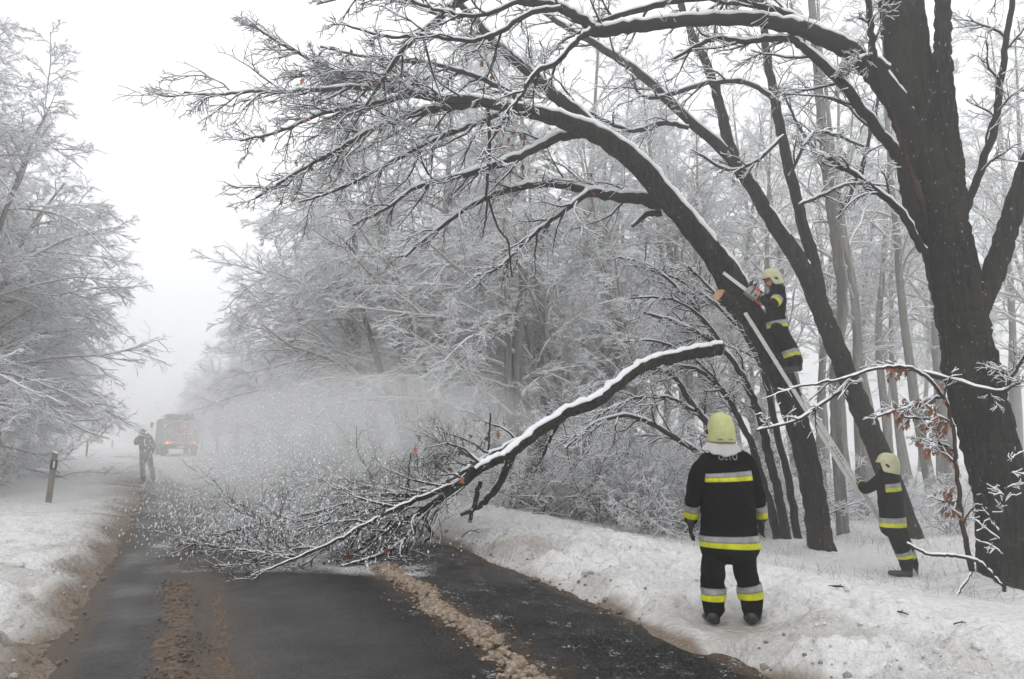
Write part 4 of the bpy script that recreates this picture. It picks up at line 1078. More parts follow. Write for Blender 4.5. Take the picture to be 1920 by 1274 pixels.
def hand(B, m, wrist, direc, palm_side, curl=.35, s=1.0, thumb=1):
    """palm, four unequal fingers and a side thumb, each bent at the knuckles"""
    w_, d = np.asarray(wrist, float), norm(np.asarray(direc, float)); ps = np.asarray(palm_side, float); ps = norm(ps - (ps @ d) * d); n_ = np.cross(d, ps)
    B.add(m, [(w_ - d * .02 * s, .032 * s, .024 * s), (w_ + d * .03 * s, .044 * s, .022 * s), (w_ + d * .085 * s, .045 * s, .019 * s)], ps, 8, 12)
    for i, (o_, ln) in enumerate(((-.034, .070), (-.012, .082), (.011, .078), (.033, .060))):
        p = w_ + d * .085 * s + ps * o_ * s; dd_ = d + ps * o_ * 2.2; ch = [(p, .0115 * s, .0115 * s)]; c_ = curl * (.8 + .15 * i)
        for j in range(3):
            dd_ = norm(dd_ + n_ * c_ * (j + 1) * .55); p = p + dd_ * ln * s / 2.6; ch.append((p, (.0112 - .0012 * j) * s, (.0112 - .0012 * j) * s))
        B.add(m, ch, ps, 9, 8)
    p = w_ + d * .02 * s - ps * thumb * .04 * s; dd_ = norm(d * .8 - ps * thumb * .7 + n_ * .3); ch = [(p, .014 * s, .014 * s)]
    for j in range(2):
        p = p + dd_ * .036 * s; ch.append((p, (.0135 - .002 * j) * s, (.0135 - .002 * j) * s)); dd_ = norm(dd_ + d * .5 + n_ * .25)
    B.add(m, ch, ps, 8, 8)
def head(B, parent, inv, c, fwd, hair=None, s=1.0):
    """skull, jaw, nose, ears fused into the body; eyes and mouth as parts"""
    c = np.asarray(c, float); f = norm(np.asarray(fwd, float)); u = np.array([0, 0, 1.]); u = norm(u - (u @ f) * f); r = np.cross(f, u)
    Q = lambda x, y, z: c + s * (x * r + y * f + z * u)
    B.add(hair or SKIN, [(Q(0, -.02, .105), .03, .03), (Q(0, -.018, .09), .058, .068), (Q(0, -.015, .045), .075, .094), (Q(0, -.016, .0), .074, .088), (Q(0, -.03, -.045), .058, .062)], r, 22)
    B.add(SKIN, [(Q(0, .022, .06), .05, .05), (Q(0, .026, .02), .064, .066), (Q(0, .03, -.03), .058, .058), (Q(0, .038, -.075), .046, .048), (Q(0, .046, -.105), .026, .03)], r, 22)
    B.add(SKIN, [(Q(0, .082, .02), .008, .008), (Q(0, .098, -.008), .011, .011), (Q(0, .108, -.028), .015, .013), (Q(0, .092, -.038), .013, .010)], r, 10, 8)
    for sg in (-1, 1):
        B.add(SKIN, [(Q(sg * .072, -.005, .02), .008, .016), (Q(sg * .078, -.012, 0), .009, .018), (Q(sg * .072, -.005, -.028), .007, .010)], f, 8, 8)
        e = bmesh.new(); bmesh.ops.create_uvsphere(e, u_segments=8, v_segments=6, radius=.010 * s)
        me = bpy.data.meshes.new('eye'); e.to_mesh(me); e.free(); me.materials.append(EYE)
        link('eye', me, parent, Q(sg * .030, .086, .018) - inv)
    bag = Bag(); bag.add(tubes(np.array([[Q(x, .087 - 9 * x * x, -.058) for x in (-.024, -.012, 0, .012, .024)]]), np.array([[.003, .005, .006, .005, .003]]) * s, 6))
    link('mouth', bag.mesh('mouth', LIP), parent, -inv * 0)
    parent.children[-1].location = -inv

# --- the fireman standing on the verge, seen from behind
def hero():
    Y = 6.87
    H_ = lambda X, Yp, dy=0.0: P(1240 + X / 2.77, 740 + Yp / 2.77, Y + dy)
    f0 = H_(345, 1168); o = empty('person', (f0[0], f0[1], f0[2])); inv = np.array(o.location)
    B = Body()
    torso = B.add(COAT, [(H_(312, 268), .075, .075), (H_(315, 292), .115, .095), (H_(322, 318), .19, .115), (H_(330, 352), .232, .13), (H_(338, 420), .225, .142), (H_(343, 500), .222, .15), (H_(347, 600), .232, .155),
                         (H_(350, 700), .246, .165), (H_(352, 760), .256, .172), (H_(352, 800), .260, .174)], (1, 0, 0), 44, 28)
    B.add(SKIN, [(H_(311, 200), .06, .06), (H_(312, 290), .065, .065)], (1, 0, 0), 6)
    arms = []
    for sx, pts in ((-1, [(240, 340, .084), (200, 395, .088), (176, 480, .083), (164, 545, .076), (160, 600, .070), (155, 650, .062)]),
                    (1, [(430, 340, .080), (466, 395, .080), (488, 480, .073), (502, 545, .067), (513, 600, .058), (517, 650, .052)])):
        arms.append(B.add(COAT, [(H_(x, y, .0 + .0006 * max(0, y - 500)), r * .88, r) for x, y, r in pts], (1, 0, 0), 26, 18))
    hand(B, GLOVE, H_(152, 665, .05), H_(152, 760, .09) - H_(152, 665, .05), (.35, .93, 0), .30, 1.0, -1)
    hand(B, GLOVE, H_(519, 660, .05), H_(514, 760, .09) - H_(519, 660, .05), (-.35, .93, 0), .45, 1.0, -1)
    legs = [B.add(COAT, [(H_(282, 770), .105, .13), (H_(274, 830), .096, .12), (H_(270, 930), .100, .108), (H_(270, 1010), .096, .10), (H_(272, 1070), .094, .098), (H_(270, 1120), .088, .095)], (1, 0, 0), 28, 18),
            B.add(COAT, [(H_(420, 770), .108, .13), (H_(428, 830), .104, .12), (H_(440, 930), .102, .108), (H_(456, 1000), .098, .10), (H_(464, 1060), .096, .098), (H_(468, 1115), .088, .095)], (1, 0, 0), 28, 18)]
    for (ax, ay), (tx, ty) in (((268, 1140), (235, 1150)), ((466, 1135), (500, 1140))):
        B.add(BOOT, [(H_(ax, ay - 60), .062, .07), (H_(ax, ay), .062, .072), (H_(ax, ay + 22), .064, .08)], (1, 0, 0), 10, 14)
        h0, h1 = H_(ax, 1158, -.07), H_(tx, 1150, .19)
        B.add(BOOT, [(h0, .045, .045), (h0 * .6 + h1 * .4, .052, .05), (h1, .046, .038)], (1, 0, 0), 12, 14)
    body = B.build('body', o, inv, .0095, 4, .020)
    # tape: silver above yellow
    for tube, a, b, c_, off, kw in ((torso, .255, .300, .345, .009, dict(a0=np.pi * .09, a1=np.pi * .91)), (torso, .865, .925, .985, .009, {}),
                                    (arms[0], .74, .84, .95, .009, {}), (arms[1], .74, .84, .95, .009, {}), (legs[0], .655, .75, .85, .009, {}), (legs[1], .63, .73, .84, .009, {})):
        band('silver_band', tube, o, inv, a, b, off, GREYTAPE, folds=.018, **kw); band('yellow_band', tube, o, inv, b, c_, off, YELLOWTAPE, folds=.018, **kw)
    hc = H_(309, 178, .02)
    helmet(o, inv, hc, (0, 1, .05), (0, 0, 1), HELMET, 1.0)
    # nape cloth: a pleated flap over neck and shoulders
    k, rows = 150, 8; v = []
    for j in range(rows):
        u = j / (rows - 1)
        for i in range(k + 1):
            a = np.pi * (1.02 + .96 * i / k)                       # round the back, from ear to ear
            pl = 1 + .050 * u * math.sin(a * 8 + .4)
            rx, ry = (.112 + .062 * u ** .9) * pl, (.128 + .030 * u) * pl
            yy = 247 + 74 * u + 3 * u * math.sin(a * 11 + .6) - 36 * u * abs(math.cos(a)) ** 1.7
            c = H_(309 + 3 * u, yy, .015)
            v.append(c + np.array([rx * math.cos(a), ry * math.sin(a), 0]) - inv)
    nm = npmesh('nape_cloth', np.array(v), gridfaces(rows, k + 1), NAPE); nc = link('nape_cloth', nm, o); so = nc.modifiers.new('t', 'SOLIDIFY'); so.thickness = .003
    # letters of the word on the back of the coat, the upper halves tucked under the cloth
    tx = bpy.data.curves.new('lettering', 'FONT'); tx.body = 'OLT\u00d3'; tx.size = .085; tx.align_x = 'CENTER'; tx.extrude = .0015; tx.space_character = 1.05
    to = bpy.data.objects.new('tmp', tx); COL.objects.link(to)
    me = bpy.data.meshes.new_from_object(to.evaluated_get(bpy.context.evaluated_depsgraph_get())); bpy.data.objects.remove(to)
    c = H_(327, 338)
    q = np.zeros(len(me.vertices) * 3); me.vertices.foreach_get('co', q); q = q.reshape(-1, 3)
    xx = q[:, 0] * .70
    ring_b = .122 + .30 * np.clip(.02 - q[:, 1], -.1, .1)
    yy = -(ring_b) * np.sqrt(np.clip(1 - (xx / .215) ** 2, 0, 1)) - .006 - q[:, 2]
    q = np.column_stack([xx, yy, q[:, 1]]) + c - inv
    me.vertices.foreach_set('co', q.astype(np.float32).ravel()); me.update(); me.materials.clear(); me.materials.append(GREYTAPE)
    link('lettering', me, o)
    return tag(o, 'firefighter in black coat and lime helmet standing on the verge, seen from behind', 'person')
hero()

# --- the firefighter at the ladder's foot
def lower():
    Y = 11.05
    H_ = lambda X, Yp, dy=0.0: P(1540 + X / 4.392, 820 + Yp / 4.392, Y + dy)
    f0 = H_(700, 1145); o = empty('person', tuple(f0)); inv = np.array(o.location)
    B = Body(); sd = (.75, .66, 0)
    torso = B.add(COAT, [(H_(530, 275), .08, .08), (H_(540, 315), .17, .11), (H_(548, 345), .215, .125), (H_(556, 420), .218, .14), (H_(568, 520), .225, .15), (H_(582, 620), .225, .155), (H_(588, 700), .225, .16), (H_(590, 748), .225, .16)], sd, 40, 24)
    B.add(SKIN, [(H_(525, 230), .06, .06), (H_(532, 300), .065, .065)], sd, 6)
    a1 = B.add(COAT, [(H_(485, 350, -.13), .088, .088), (H_(425, 395, -.2), .078, .078), (H_(365, 425, -.2), .072, .07), (H_(345, 408, -.1), .066, .066), (H_(335, 385, 0), .058, .058)], (0, 0, 1), 22)
    B.add(COAT, [(H_(600, 340, .2), .085, .085), (H_(480, 390, .32), .07, .07), (H_(390, 400, .3), .06, .06)], (0, 0, 1), 16)
    hand(B, GLOVE, H_(335, 382, .02), H_(345, 335, .12) - H_(335, 382, .02), (1, .2, 0), .5, 1.0, 1)
    hand(B, GLOVE, H_(390, 400, .3), H_(350, 385, .3) - H_(390, 400, .3), (0, .3, 1), .5, 1.0, 1)
    l1 = B.add(COAT, [(H_(595, 715, -.04), .125, .13), (H_(622, 800, -.05), .115, .12), (H_(655, 900, -.07), .10, .108), (H_(690, 985, -.07), .094, .10), (H_(702, 1055, -.07), .086, .09)], sd, 26)
    l2 = B.add(COAT, [(H_(600, 715, .12), .12, .125), (H_(640, 800, .16), .112, .115), (H_(690, 900, .22), .10, .105), (H_(725, 985, .26), .094, .10), (H_(745, 1050, .28), .086, .09)], sd, 26)
    for x, y, dy in ((706, 1040, -.07), (750, 1040, .28)):
        B.add(BOOT, [(H_(x, y, dy), .075, .08), (H_(x + 3, y + 60, dy), .066, .072), (H_(x + 3, y + 95, dy), .062, .075)], sd, 10)
        h0 = H_(x + 14, y + 92, dy - .02); h1 = h0 + np.array([-.19, .14, .0])
        B.add(BOOT, [(h0, .045, .045), (h0 * .6 + h1 * .4, .05, .046), (h1, .044, .036)], sd, 10)
    hc = H_(548, 222, 0)
    head(B, o, inv, hc + np.array([0, 0, -.055]), (-.86, .42, .18))
    B.build('body', o, inv, .011, 4)
    for tube, a, b, c_, kw in ((torso, .22, .29, .36, dict(a0=np.pi * .06, a1=np.pi * .9)), (torso, .81, .895, .975, {}), (l1, .66, .745, .83, {}), (l2, .66, .745, .83, {}), (a1, .84, .90, .97, {})):
        band('silver_band', tube, o, inv, a, b, .007, GREYTAPE, **kw); band('yellow_band', tube, o, inv, b, c_, .007, YELLOWTAPE, **kw)
    helmet(o, inv, hc, (-.86, .42, .18), (.15, 0, 1), HELMET_PALE, 1.05)
    return tag(o, 'firefighter in cream helmet steadying the foot of the ladder', 'person')
lower()

# --- the firefighter sawing at the top of the ladder
TOPY = 12.25
def Z2(X, Yp, dy=0.0): return P(1320 + X / 5.309, 480 + Yp / 5.309, TOPY + dy)
def upper():
    f0 = Z2(900, 1140); o = empty('person', tuple(f0)); inv = np.array(o.location)
    B = Body(); sd = (0, 1, 0)
    torso = B.add(COAT, [(Z2(700, 310), .08, .08), (Z2(715, 335), .16, .10), (Z2(725, 375), .205, .125), (Z2(722, 450), .21, .145), (Z2(712, 540), .20, .142), (Z2(712, 600), .195, .14), (Z2(722, 660), .205, .148), (Z2(732, 740), .21, .155)], sd, 36, 24)
    B.add(COAT, [(Z2(770, 318, .05), .05, .05), (Z2(790, 335, .05), .03, .05)], sd, 6)     # turned-up collar
    B.add(SKIN, [(Z2(680, 260), .06, .06), (Z2(695, 325), .065, .065)], sd, 6)
    a1 = B.add(COAT, [(Z2(745, 390, -.18), .09, .09), (Z2(715, 450, -.25), .085, .085), (Z2(660, 490, -.27), .075, .075), (Z2(615, 460, -.2), .065, .065), (Z2(590, 425, -.12), .055, .055)], (1, 0, 0), 24)
    a2 = B.add(COAT, [(Z2(720, 390, .2), .09, .09), (Z2(640, 430, .27), .08, .08), (Z2(570, 400, .2), .068, .068), (Z2(520, 350, .1), .056, .056)], (1, 0, 0), 22)
    hand(B, GLOVE_GREY, Z2(598, 425, -.1), Z2(572, 398, -.02) - Z2(598, 425, -.1), (.3, 0, .9), .7, 1.15, 1)
    hand(B, GLOVE_GREY, Z2(525, 345, .1), Z2(500, 300, .04) - Z2(525, 345, .1), (.5, .6, .3), .7, 1.1, 1)
    l1 = B.add(COAT, [(Z2(735, 700, -.1), .12, .12), (Z2(770, 800, -.12), .112, .115), (Z2(820, 890, -.12), .10, .105), (Z2(858, 985, -.12), .095, .10), (Z2(885, 1060, -.12), .088, .09)], sd, 26)
    l2 = B.add(COAT, [(Z2(740, 700, .1), .12, .12), (Z2(790, 800, .12), .112, .115), (Z2(850, 890, .14), .10, .105), (Z2(900, 985, .16), .095, .10), (Z2(930, 1060, .16), .088, .09)], sd, 26)
    for x, y, dy in ((885, 1060, -.12), (930, 1055, .16)):
        B.add(BOOT, [(Z2(x, y, dy), .07, .075), (Z2(x + 8, y + 50, dy), .064, .07), (Z2(x + 10, y + 68, dy), .06, .07)], sd, 10)
        h0 = Z2(x + 30, y + 68, dy); h1 = h0 + np.array([-.24, 0, -.03])
        B.add(BOOT, [(h0, .042, .042), (h0 * .6 + h1 * .4, .048, .044), (h1, .042, .034)], sd, 10)
    hc = Z2(680, 222)
    head(B, o, inv, hc + np.array([0.0, 0, -.06]), (-.97, -.15, -.18))
    B.build('body', o, inv, .011, 4)
    for tube, a, b, c_ in ((torso, .80, .88, .955), (l1, .66, .75, .84), (l2, .66, .75, .84), (a1, .30, .38, .16)):
        if tube is a1:
            band('silver_band', tube, o, inv, .20, .29, .007, GREYTAPE); band('yellow_band', tube, o, inv, .29, .39, .007, YELLOWTAPE); continue
        band('silver_band', tube, o, inv, a, b, .007, GREYTAPE); band('yellow_band', tube, o, inv, b, c_, .007, YELLOWTAPE)
    helmet(o, inv, hc, (-.97, -.15, -.12), (-.05, 0, 1), HELMET_PALE, 1.08)
    return tag(o, 'firefighter high on the ladder holding a chainsaw', 'person')
upper()

def rbox(name, size, m, parent, mw, bev=.01, seg=2, scale_top=None):
    """bevelled block; scale_top tapers its upper face (x, y)"""
    bm = bmesh.new(); bmesh.ops.create_cube(bm, size=1.0)
    for v in bm.verts:
        if scale_top and v.co.z > 0: v.co.x *= scale_top[0]; v.co.y *= scale_top[1]
        v.co.x *= size[0]; v.co.y *= size[1]; v.co.z *= size[2]
    if bev: bmesh.ops.bevel(bm, geom=bm.edges[:], offset=bev, segments=seg, affect='EDGES', profile=.6)
    me = bpy.data.meshes.new(name); bm.to_mesh(me); bm.free(); me.materials.append(m)
    for p in me.polygons: p.use_smooth = True
    try: me.shade_auto_smooth = True
    except Exception: pass
    for p in me.polygons: p.use_smooth = False
    o = link(name, me, parent); o.matrix_local = mw if isinstance(mw, Matrix) else Matrix.Translation(mw)
    return o
def tube_obj(name, pts, rad, m, parent, k=8, closed_caps=True):
    pts = np.asarray(pts, float); rad = np.full(len(pts), rad) if np.isscalar(rad) else np.asarray(rad, float)
    if closed_caps:
        d0 = norm(pts[0] - pts[1]) * 1e-3; d1 = norm(pts[-1] - pts[-2]) * 1e-3
        pts = np.vstack([pts[0] + d0, pts, pts[-1] + d1]); rad = np.concatenate([[1e-4], rad, [1e-4]])
    b = Bag(); b.add(tubes(pts[None], rad[None], k)); return link(name, b.mesh(name, m), parent)

ORANGE = mat('orange_plastic', (.80, .055, .018), .4)
SAWGREY = mat('grey_housing', (.33, .32, .30), .5)
STEEL = mat('steel', (.55, .55, .55), .35, .8)
ALU = mat('aluminium', (.46, .455, .44), .5, .25)
t = NT(ALU); n = t.noise(t.coords((1, 1, 1)), 30, 4); t.l(t.ramp(n, [(.3, (.38, .375, .36)), (.7, (.56, .555, .545))]), t.b.inputs['Base Color'])
def chainsaw():
    c = Z2(478, 372, -.02); u = norm(Z2(240, 205) - Z2(410, 335)); u[1] = 0; u = norm(u); w_ = np.array([0, 1., 0]); v = np.cross(w_, u); v = norm(v) * (1 if np.cross(w_, u)[2] > 0 else -1)
    o = empty('chainsaw', tuple(c))
    M = Matrix(((u[0], w_[0], v[0]), (u[1], w_[1], v[1]), (u[2], w_[2], v[2]))).to_4x4()
    def at(x, y, z): return M @ Matrix.Translation((x, y, z))
    rbox('engine_housing', (.21, .17, .13), SAWGREY, o, at(.0, 0, -.01), .02, 3)
    rbox('top_cover', (.15, .15, .05), ORANGE, o, at(-.02, 0, .075), .018, 3, (.8, .8))
    rbox('starter_cover', (.12, .02, .11), SAWGREY, o, at(-.01, -.093, -.01), .008, 2)
    gb = rbox('guide_bar', (.46, .008, .062), STEEL, o, at(.33, .01, -.015), 0)
    q = lambda x, y, z: np.array(M @ Vector((x, y, z)))
    tube_obj('chain', [q(.10, .01, .018), q(.50, .01, .014), q(.555, .01, .004), q(.568, .01, -.015), q(.555, .01, -.034), q(.50, .01, -.045), q(.10, .01, -.048)], .006, RUBBER, o, 6)
    tube_obj('rear_handle', [q(-.10, 0, .07), q(-.17, 0, .065), q(-.235, 0, .03), q(-.25, 0, -.03), q(-.22, 0, -.065), q(-.10, 0, -.06)], .017, ORANGE, o, 8)
    tube_obj('front_handle', [q(.02, -.10, -.05), q(.03, -.115, .05), q(.04, -.09, .135), q(.045, 0, .15), q(.04, .09, .13), q(.02, .10, .03)], .012, RUBBER, o, 8)
    rbox('hand_guard', (.016, .19, .09), RUBBER, o, M @ Matrix.Translation((.105, 0, .12)) @ Matrix.Rotation(.35, 4, 'Y'), .006, 2)
    tube_obj('fuel_cap', [q(-.05, -.10, -.03), q(-.05, -.125, -.03)], .02, RUBBER, o, 10)
    return tag(o, 'orange and grey chainsaw in the hands of the climbing firefighter', 'chainsaw')
chainsaw()

def ladder():
    b, tp = P(1722, 1088, 11.35), P(1407, 586, 12.30)
    o = empty('ladder', tuple(b)); inv = np.array(o.location)
    L = tp - b; ln = np.linalg.norm(L); e = L / ln
    r = np.array([.38, .92, 0]); r = norm(r - (r @ e) * e); nrm = np.cross(e, r); nrm = nrm if nrm[0] > 0 else -nrm
    def beam(name, p, q, a, b_, m):
        p, q = p - inv, q - inv; d = norm(q - p)
        s1 = norm(r - (r @ d) * d); s2 = np.cross(d, s1)
        v = [pt + s1 * a * i + s2 * b_ * j for pt in (p, q) for i, j in ((-1, -1), (1, -1), (1, 1), (-1, 1))]
        f = [(0, 1, 5, 4), (1, 2, 6, 5), (2, 3, 7, 6), (3, 0, 4, 7), (3, 2, 1, 0), (4, 5, 6, 7)]
        return link(name, npmesh(name, np.array(v), np.array(f), m, smooth=False), o)
    for sg in (-1, 1):
        beam('rail', b + r * sg * .20, b + e * ln * .66 + r * sg * .20, .013, .031, ALU)
        beam('upper_rail', b + e * ln * .30 + r * sg * .168 - nrm * .072, tp + r * sg * .168 - nrm * .072, .012, .029, ALU)
        tube_obj('rubber_foot', [b + r * sg * .20 - inv - e * .05, b + r * sg * .20 - inv + e * .06], .034, RUBBER, o, 8)
    n1 = int(ln * .66 / .28)
    for i in range(n1):
        p = b + e * (.22 + .28 * i) - inv; tube_obj('rung', [p - r * .20, p + r * .20], .015, ALU, o, 8)
    for i in range(int(ln * .7 / .28)):
        p = b + e * (ln * .30 + .12 + .28 * i) - nrm * .072 - inv; tube_obj('rung', [p - r * .168, p + r * .168], .014, ALU, o, 8)
    # maker's lettering, too worn to read: three small dark marks on the near rail
    for i in range(5):
        p = b + e * (ln * .42 + .05 * i) - r * .2145 - inv
        beam_ = rbox('printed_mark', (.020, .002, .026), RUBBER, o, Matrix.Translation(Vector(p)) @ Vector((0, 0, 1)).rotation_difference(Vector(e)).to_matrix().to_4x4(), 0)
    return tag(o, 'aluminium extension ladder leaning on the dark trunk', 'ladder')
ladder()

# --- the man on the road
def man():
    Y = 27.0
    H_ = lambda X, Yp, dy=0.0: P(140 + X / 10.62, 790 + Yp / 10.62, Y + dy)
    f0 = H_(1460, 1205); o = empty('person', (f0[0], f0[1], f0[2])); inv = np.array(o.location)
    B = Body()
    B.add(JACKET, [(H_(1365, 280), .075, .075), (H_(1370, 300), .15, .10), (H_(1385, 330), .21, .12), (H_(1400, 430), .215, .135), (H_(1410, 560), .205, .135), (H_(1415, 680), .215, .14), (H_(1415, 760), .21, .14)], (1, 0, 0), 34, 20)
    B.add(JACKET, [(H_(1280, 335), .085, .085), (H_(1225, 410, -.04), .078, .078), (H_(1240, 430, -.16), .07, .07), (H_(1295, 350, -.24), .058, .058), (H_(1315, 310, -.22), .046, .046)], (0, 1, 0), 22)
    B.add(JACKET, [(H_(1500, 335), .085, .085), (H_(1545, 430), .078, .078), (H_(1560, 540, -.04), .07, .07), (H_(1530, 640, -.12), .06, .06)], (1, 0, 0), 20)
    hand(B, SKIN, H_(1315, 310, -.22), H_(1320, 270, -.2) - H_(1315, 310, -.22), (.3, 1, 0), .5, 1.0, 1)
    hand(B, SKIN, H_(1525, 650, -.13), H_(1500, 700, -.15) - H_(1525, 650, -.13), (.8, .5, 0), .3, 1.0, 1)
    B.add(TROUSER, [(H_(1360, 730), .115, .12), (H_(1350, 850), .098, .105), (H_(1355, 980), .083, .09), (H_(1370, 1150), .075, .08)], (1, 0, 0), 24)
    B.add(TROUSER, [(H_(1480, 730), .115, .12), (H_(1510, 850), .098, .105), (H_(1540, 980), .083, .09), (H_(1565, 1150), .075, .08)], (1, 0, 0), 24)
    for x in (1372, 1567):
        h0, h1 = H_(x, 1180, .06), H_(x + 10, 1195, -.18)
        B.add(BOOT, [(H_(x, 1120), .065, .07), (H_(x, 1180), .058, .068)], (1, 0, 0), 8); B.add(BOOT, [(h0, .045, .045), (h0 * .5 + h1 * .5, .048, .045), (h1, .042, .036)], (1, 0, 0), 10)
    head(B, o, inv, H_(1355, 228), (-.15, -.98, -.05), HAIR)
    B.build('body', o, inv, .014, 3)
    tube_obj('cap', [H_(1350, 172) - inv, H_(1350, 182) - inv, H_(1351, 200) - inv, H_(1352, 215) - inv], [.05, .088, .102, .104], HAIR, o, 18)
    q = H_(1322, 262, -.14) - inv
    rbox('phone', (.07, .012, .14), RUBBER, o, Matrix.Translation(Vector(q)) @ Matrix.Rotation(.2, 4, 'Y'), .005, 2)
    rbox('chest_badge', (.11, .012, .025), GREYTAPE, o, Matrix.Translation(Vector(H_(1350, 388, -.14) - inv)), .003, 1)
    return tag(o, 'man in dark jacket and cap standing on the road with a hand at his chin', 'person')
man()

# ------------------------------------------------------------------ the fire engine, the far car and the posts
TRUCKRED = mat('engine_paint', (.16, .11, .10), .6); SHUTTER = mat('shutter', (.36, .35, .34), .45, .3); REDPLATE = mat('red_plate', (.52, .025, .03), .5)
GLASS = mat('dark_glass', (.02, .022, .025), .1)
LAMPRED = mat('tail_lamp', (.5, .02, .01), .3, emit=(1, .06, .03), estr=3); LAMPAMB = mat('indicator', (.7, .25, .02), .3, emit=(1, .32, .04), estr=4)
TYRE = mat('tyre', (.012, .012, .012), .8); DARK = mat('dark_chassis', (.02, .02, .02), .7); WHITEP = mat('white_paint', (.7, .7, .68), .5)
def wheel(parent, M, r, wd):
    def lathe(name, prof, m, p):
        k = 24; v, q = [], []
        for x, rad in prof:
            for i in range(k): v.append((x, rad * math.cos(2 * math.pi * i / k), rad * math.sin(2 * math.pi * i / k)))
        for j in range(len(prof) - 1):
            for i in range(k): q.append((j * k + i, j * k + (i + 1) % k, (j + 1) * k + (i + 1) % k, (j + 1) * k + i))
        return link(name, npmesh(name, np.array(v), np.array(q), m), p)
    ty = lathe('wheel', [(-wd / 2, r * .55), (-wd / 2, r * .92), (-wd * .36, r), (wd * .36, r), (wd / 2, r * .92), (wd / 2, r * .55)], TYRE, parent)
    ty.matrix_local = M
    lathe('rim', [(-wd * .3, .01), (-wd * .36, r * .3), (-wd * .44, r * .56), (wd * .44, r * .56), (wd * .36, r * .3), (wd * .3, .01)], SHUTTER, ty)
def fire_engine():
    x, y = -24.4, 57.5; sl = .40 + .0032 * y; yaw = math.atan(sl) - .02
    o = empty('fire_engine', (x, y, road_z(x, y))); o.rotation_euler = (0, 0, yaw)
    T = Matrix.Translation
    # local frame: x right, y forward (away), z up; the rear face is at y = 0
    bodyp = rbox('body', (2.5, 4.6, 1.95), TRUCKRED, o, T((0, 2.3, 1.80)), .06, 2)
    rbox('cab', (2.45, 2.2, 2.0), TRUCKRED, o, T((0, 5.9, 1.75)), .12, 3, (.95, .85))
    rbox('cab_window', (2.2, .04, .7), GLASS, o, T((0, 4.78, 2.2)), .02, 1)
    rbox('chassis', (.9, 7, .3), DARK, o, T((0, 3.5, .7)), .02, 1)
    for sg in (-1, 1):
        rbox('corner_post', (.30, .08, 1.95), SHUTTER, o, T((sg * 1.09, -.035, 1.80)), .02, 2)
        rbox('mirror', (.20, .10, .42), DARK, o, T((sg * 1.52, 6.7, 2.35)), .03, 2)
        tube_obj('mirror_arm', [(sg * 1.2, 6.7, 2.5), (sg * 1.52, 6.7, 2.5)], .018, DARK, o, 6)
        for yw in (1.2, 5.9): wheel(o, T((sg * 1.05, yw, .5)), .5, .34)
        rbox('mud_flap', (.42, .03, .5), DARK, o, T((sg * .98, .35, .48)), .005, 1)
        rbox('tail_lamp', (.22, .05, .13), LAMPRED, o, T((sg * .72, -.085, 1.0)), .015, 2)
        rbox('indicator_lamp', (.15, .05, .13), LAMPAMB, o, T((sg * .93, -.085, 1.0)), .015, 2)
    rbox('lamp_panel', (2.36, .07, .26), SHUTTER, o, T((0, -.03, 1.0)), .015, 1)
    for i in range(9): rbox('shutter_slat', (1.82, .05, .155), SHUTTER, o, T((0, -.03, 1.24 + .165 * i)), .02, 2)
    rp = rbox('red_panel', (.80, .03, .78), REDPLATE, o, T((.15, -.075, 2.05)), .01, 1)
    for i, xx in enumerate((-.16, .02, .2)): rbox('panel_mark', (.09, .01, .17), WHITEP, rp, T((xx, -.02, .14)), .003, 1)
    rbox('bumper', (2.4, .16, .2), DARK, o, T((0, -.08, .66)), .03, 2)
    rbox('number_plate', (.52, .02, .12), WHITEP, o, T((0, -.18, .68)), .004, 1)
    rbox('roof_locker', (1.9, 1.6, .30), SHUTTER, o, T((-.1, 1.2, 2.95)), .05, 2)
    for i in (-1, 1): tube_obj('roof_rail', [(i * 1.1, .2, 2.80), (i * 1.1, .2, 2.98), (i * 1.1, 4.3, 2.98), (i * 1.1, 4.3, 2.80)], .025, SHUTTER, o, 6)
    for i in (-1, 1): tube_obj('roof_ladder_rail', [(.55 + i * .2, .1, 3.12), (.55 + i * .2, 4.0, 3.12)], .03, SHUTTER, o, 6)
    for i in range(8): tube_obj('roof_ladder_rung', [(.35, .4 + .45 * i, 3.12), (.75, .4 + .45 * i, 3.12)], .018, SHUTTER, o, 6)
    rbox('beacon', (.18, .18, .14), mat('beacon_blue', (.03, .06, .30), .2), o, T((-.8, .25, 2.86)), .04, 3)
    return tag(o, 'fire engine seen from behind in the fog with lit tail lamps', 'fire engine')
fire_engine()

def far_car():
    p = P(182, 835, 122.0); x, y = float(p[0]), 122.0
    o = empty('car', (x, y, 0.0)); o.rotation_euler = (0, 0, math.atan(.40 + .0032 * y)); T = Matrix.Translation
    CAR = mat('car_paint', (.06, .06, .065), .35)
    rbox('body', (1.75, 4.3, .62), CAR, o, T((0, 2.15, .62)), .12, 3)
    rbox('cabin', (1.55, 2.5, .56), CAR, o, T((0, 2.2, 1.18)), .10, 3, (.82, .70))
    rbox('rear_window', (1.15, .03, .34), GLASS, o, Matrix.Translation((0, 1.10, 1.2)) @ Matrix.Rotation(-.5, 4, 'X'), .01, 1)
    for sg in (-1, 1):
        rbox('tail_lamp', (.30, .05, .16), LAMPRED, o, T((sg * .66, -.02, .78)), .02, 2)
        for yw in (.8, 3.4): wheel(o, T((sg * .78, yw, .32)), .32, .2)
    rbox('bumper', (1.7, .14, .2), DARK, o, T((0, .0, .42)), .04, 2)
    rbox('number_plate', (.5, .02, .11), WHITEP, o, T((0, -.08, .6)), .004, 1)
    return tag(o, 'small dark car with red lamps far along the foggy road', 'car')
far_car()

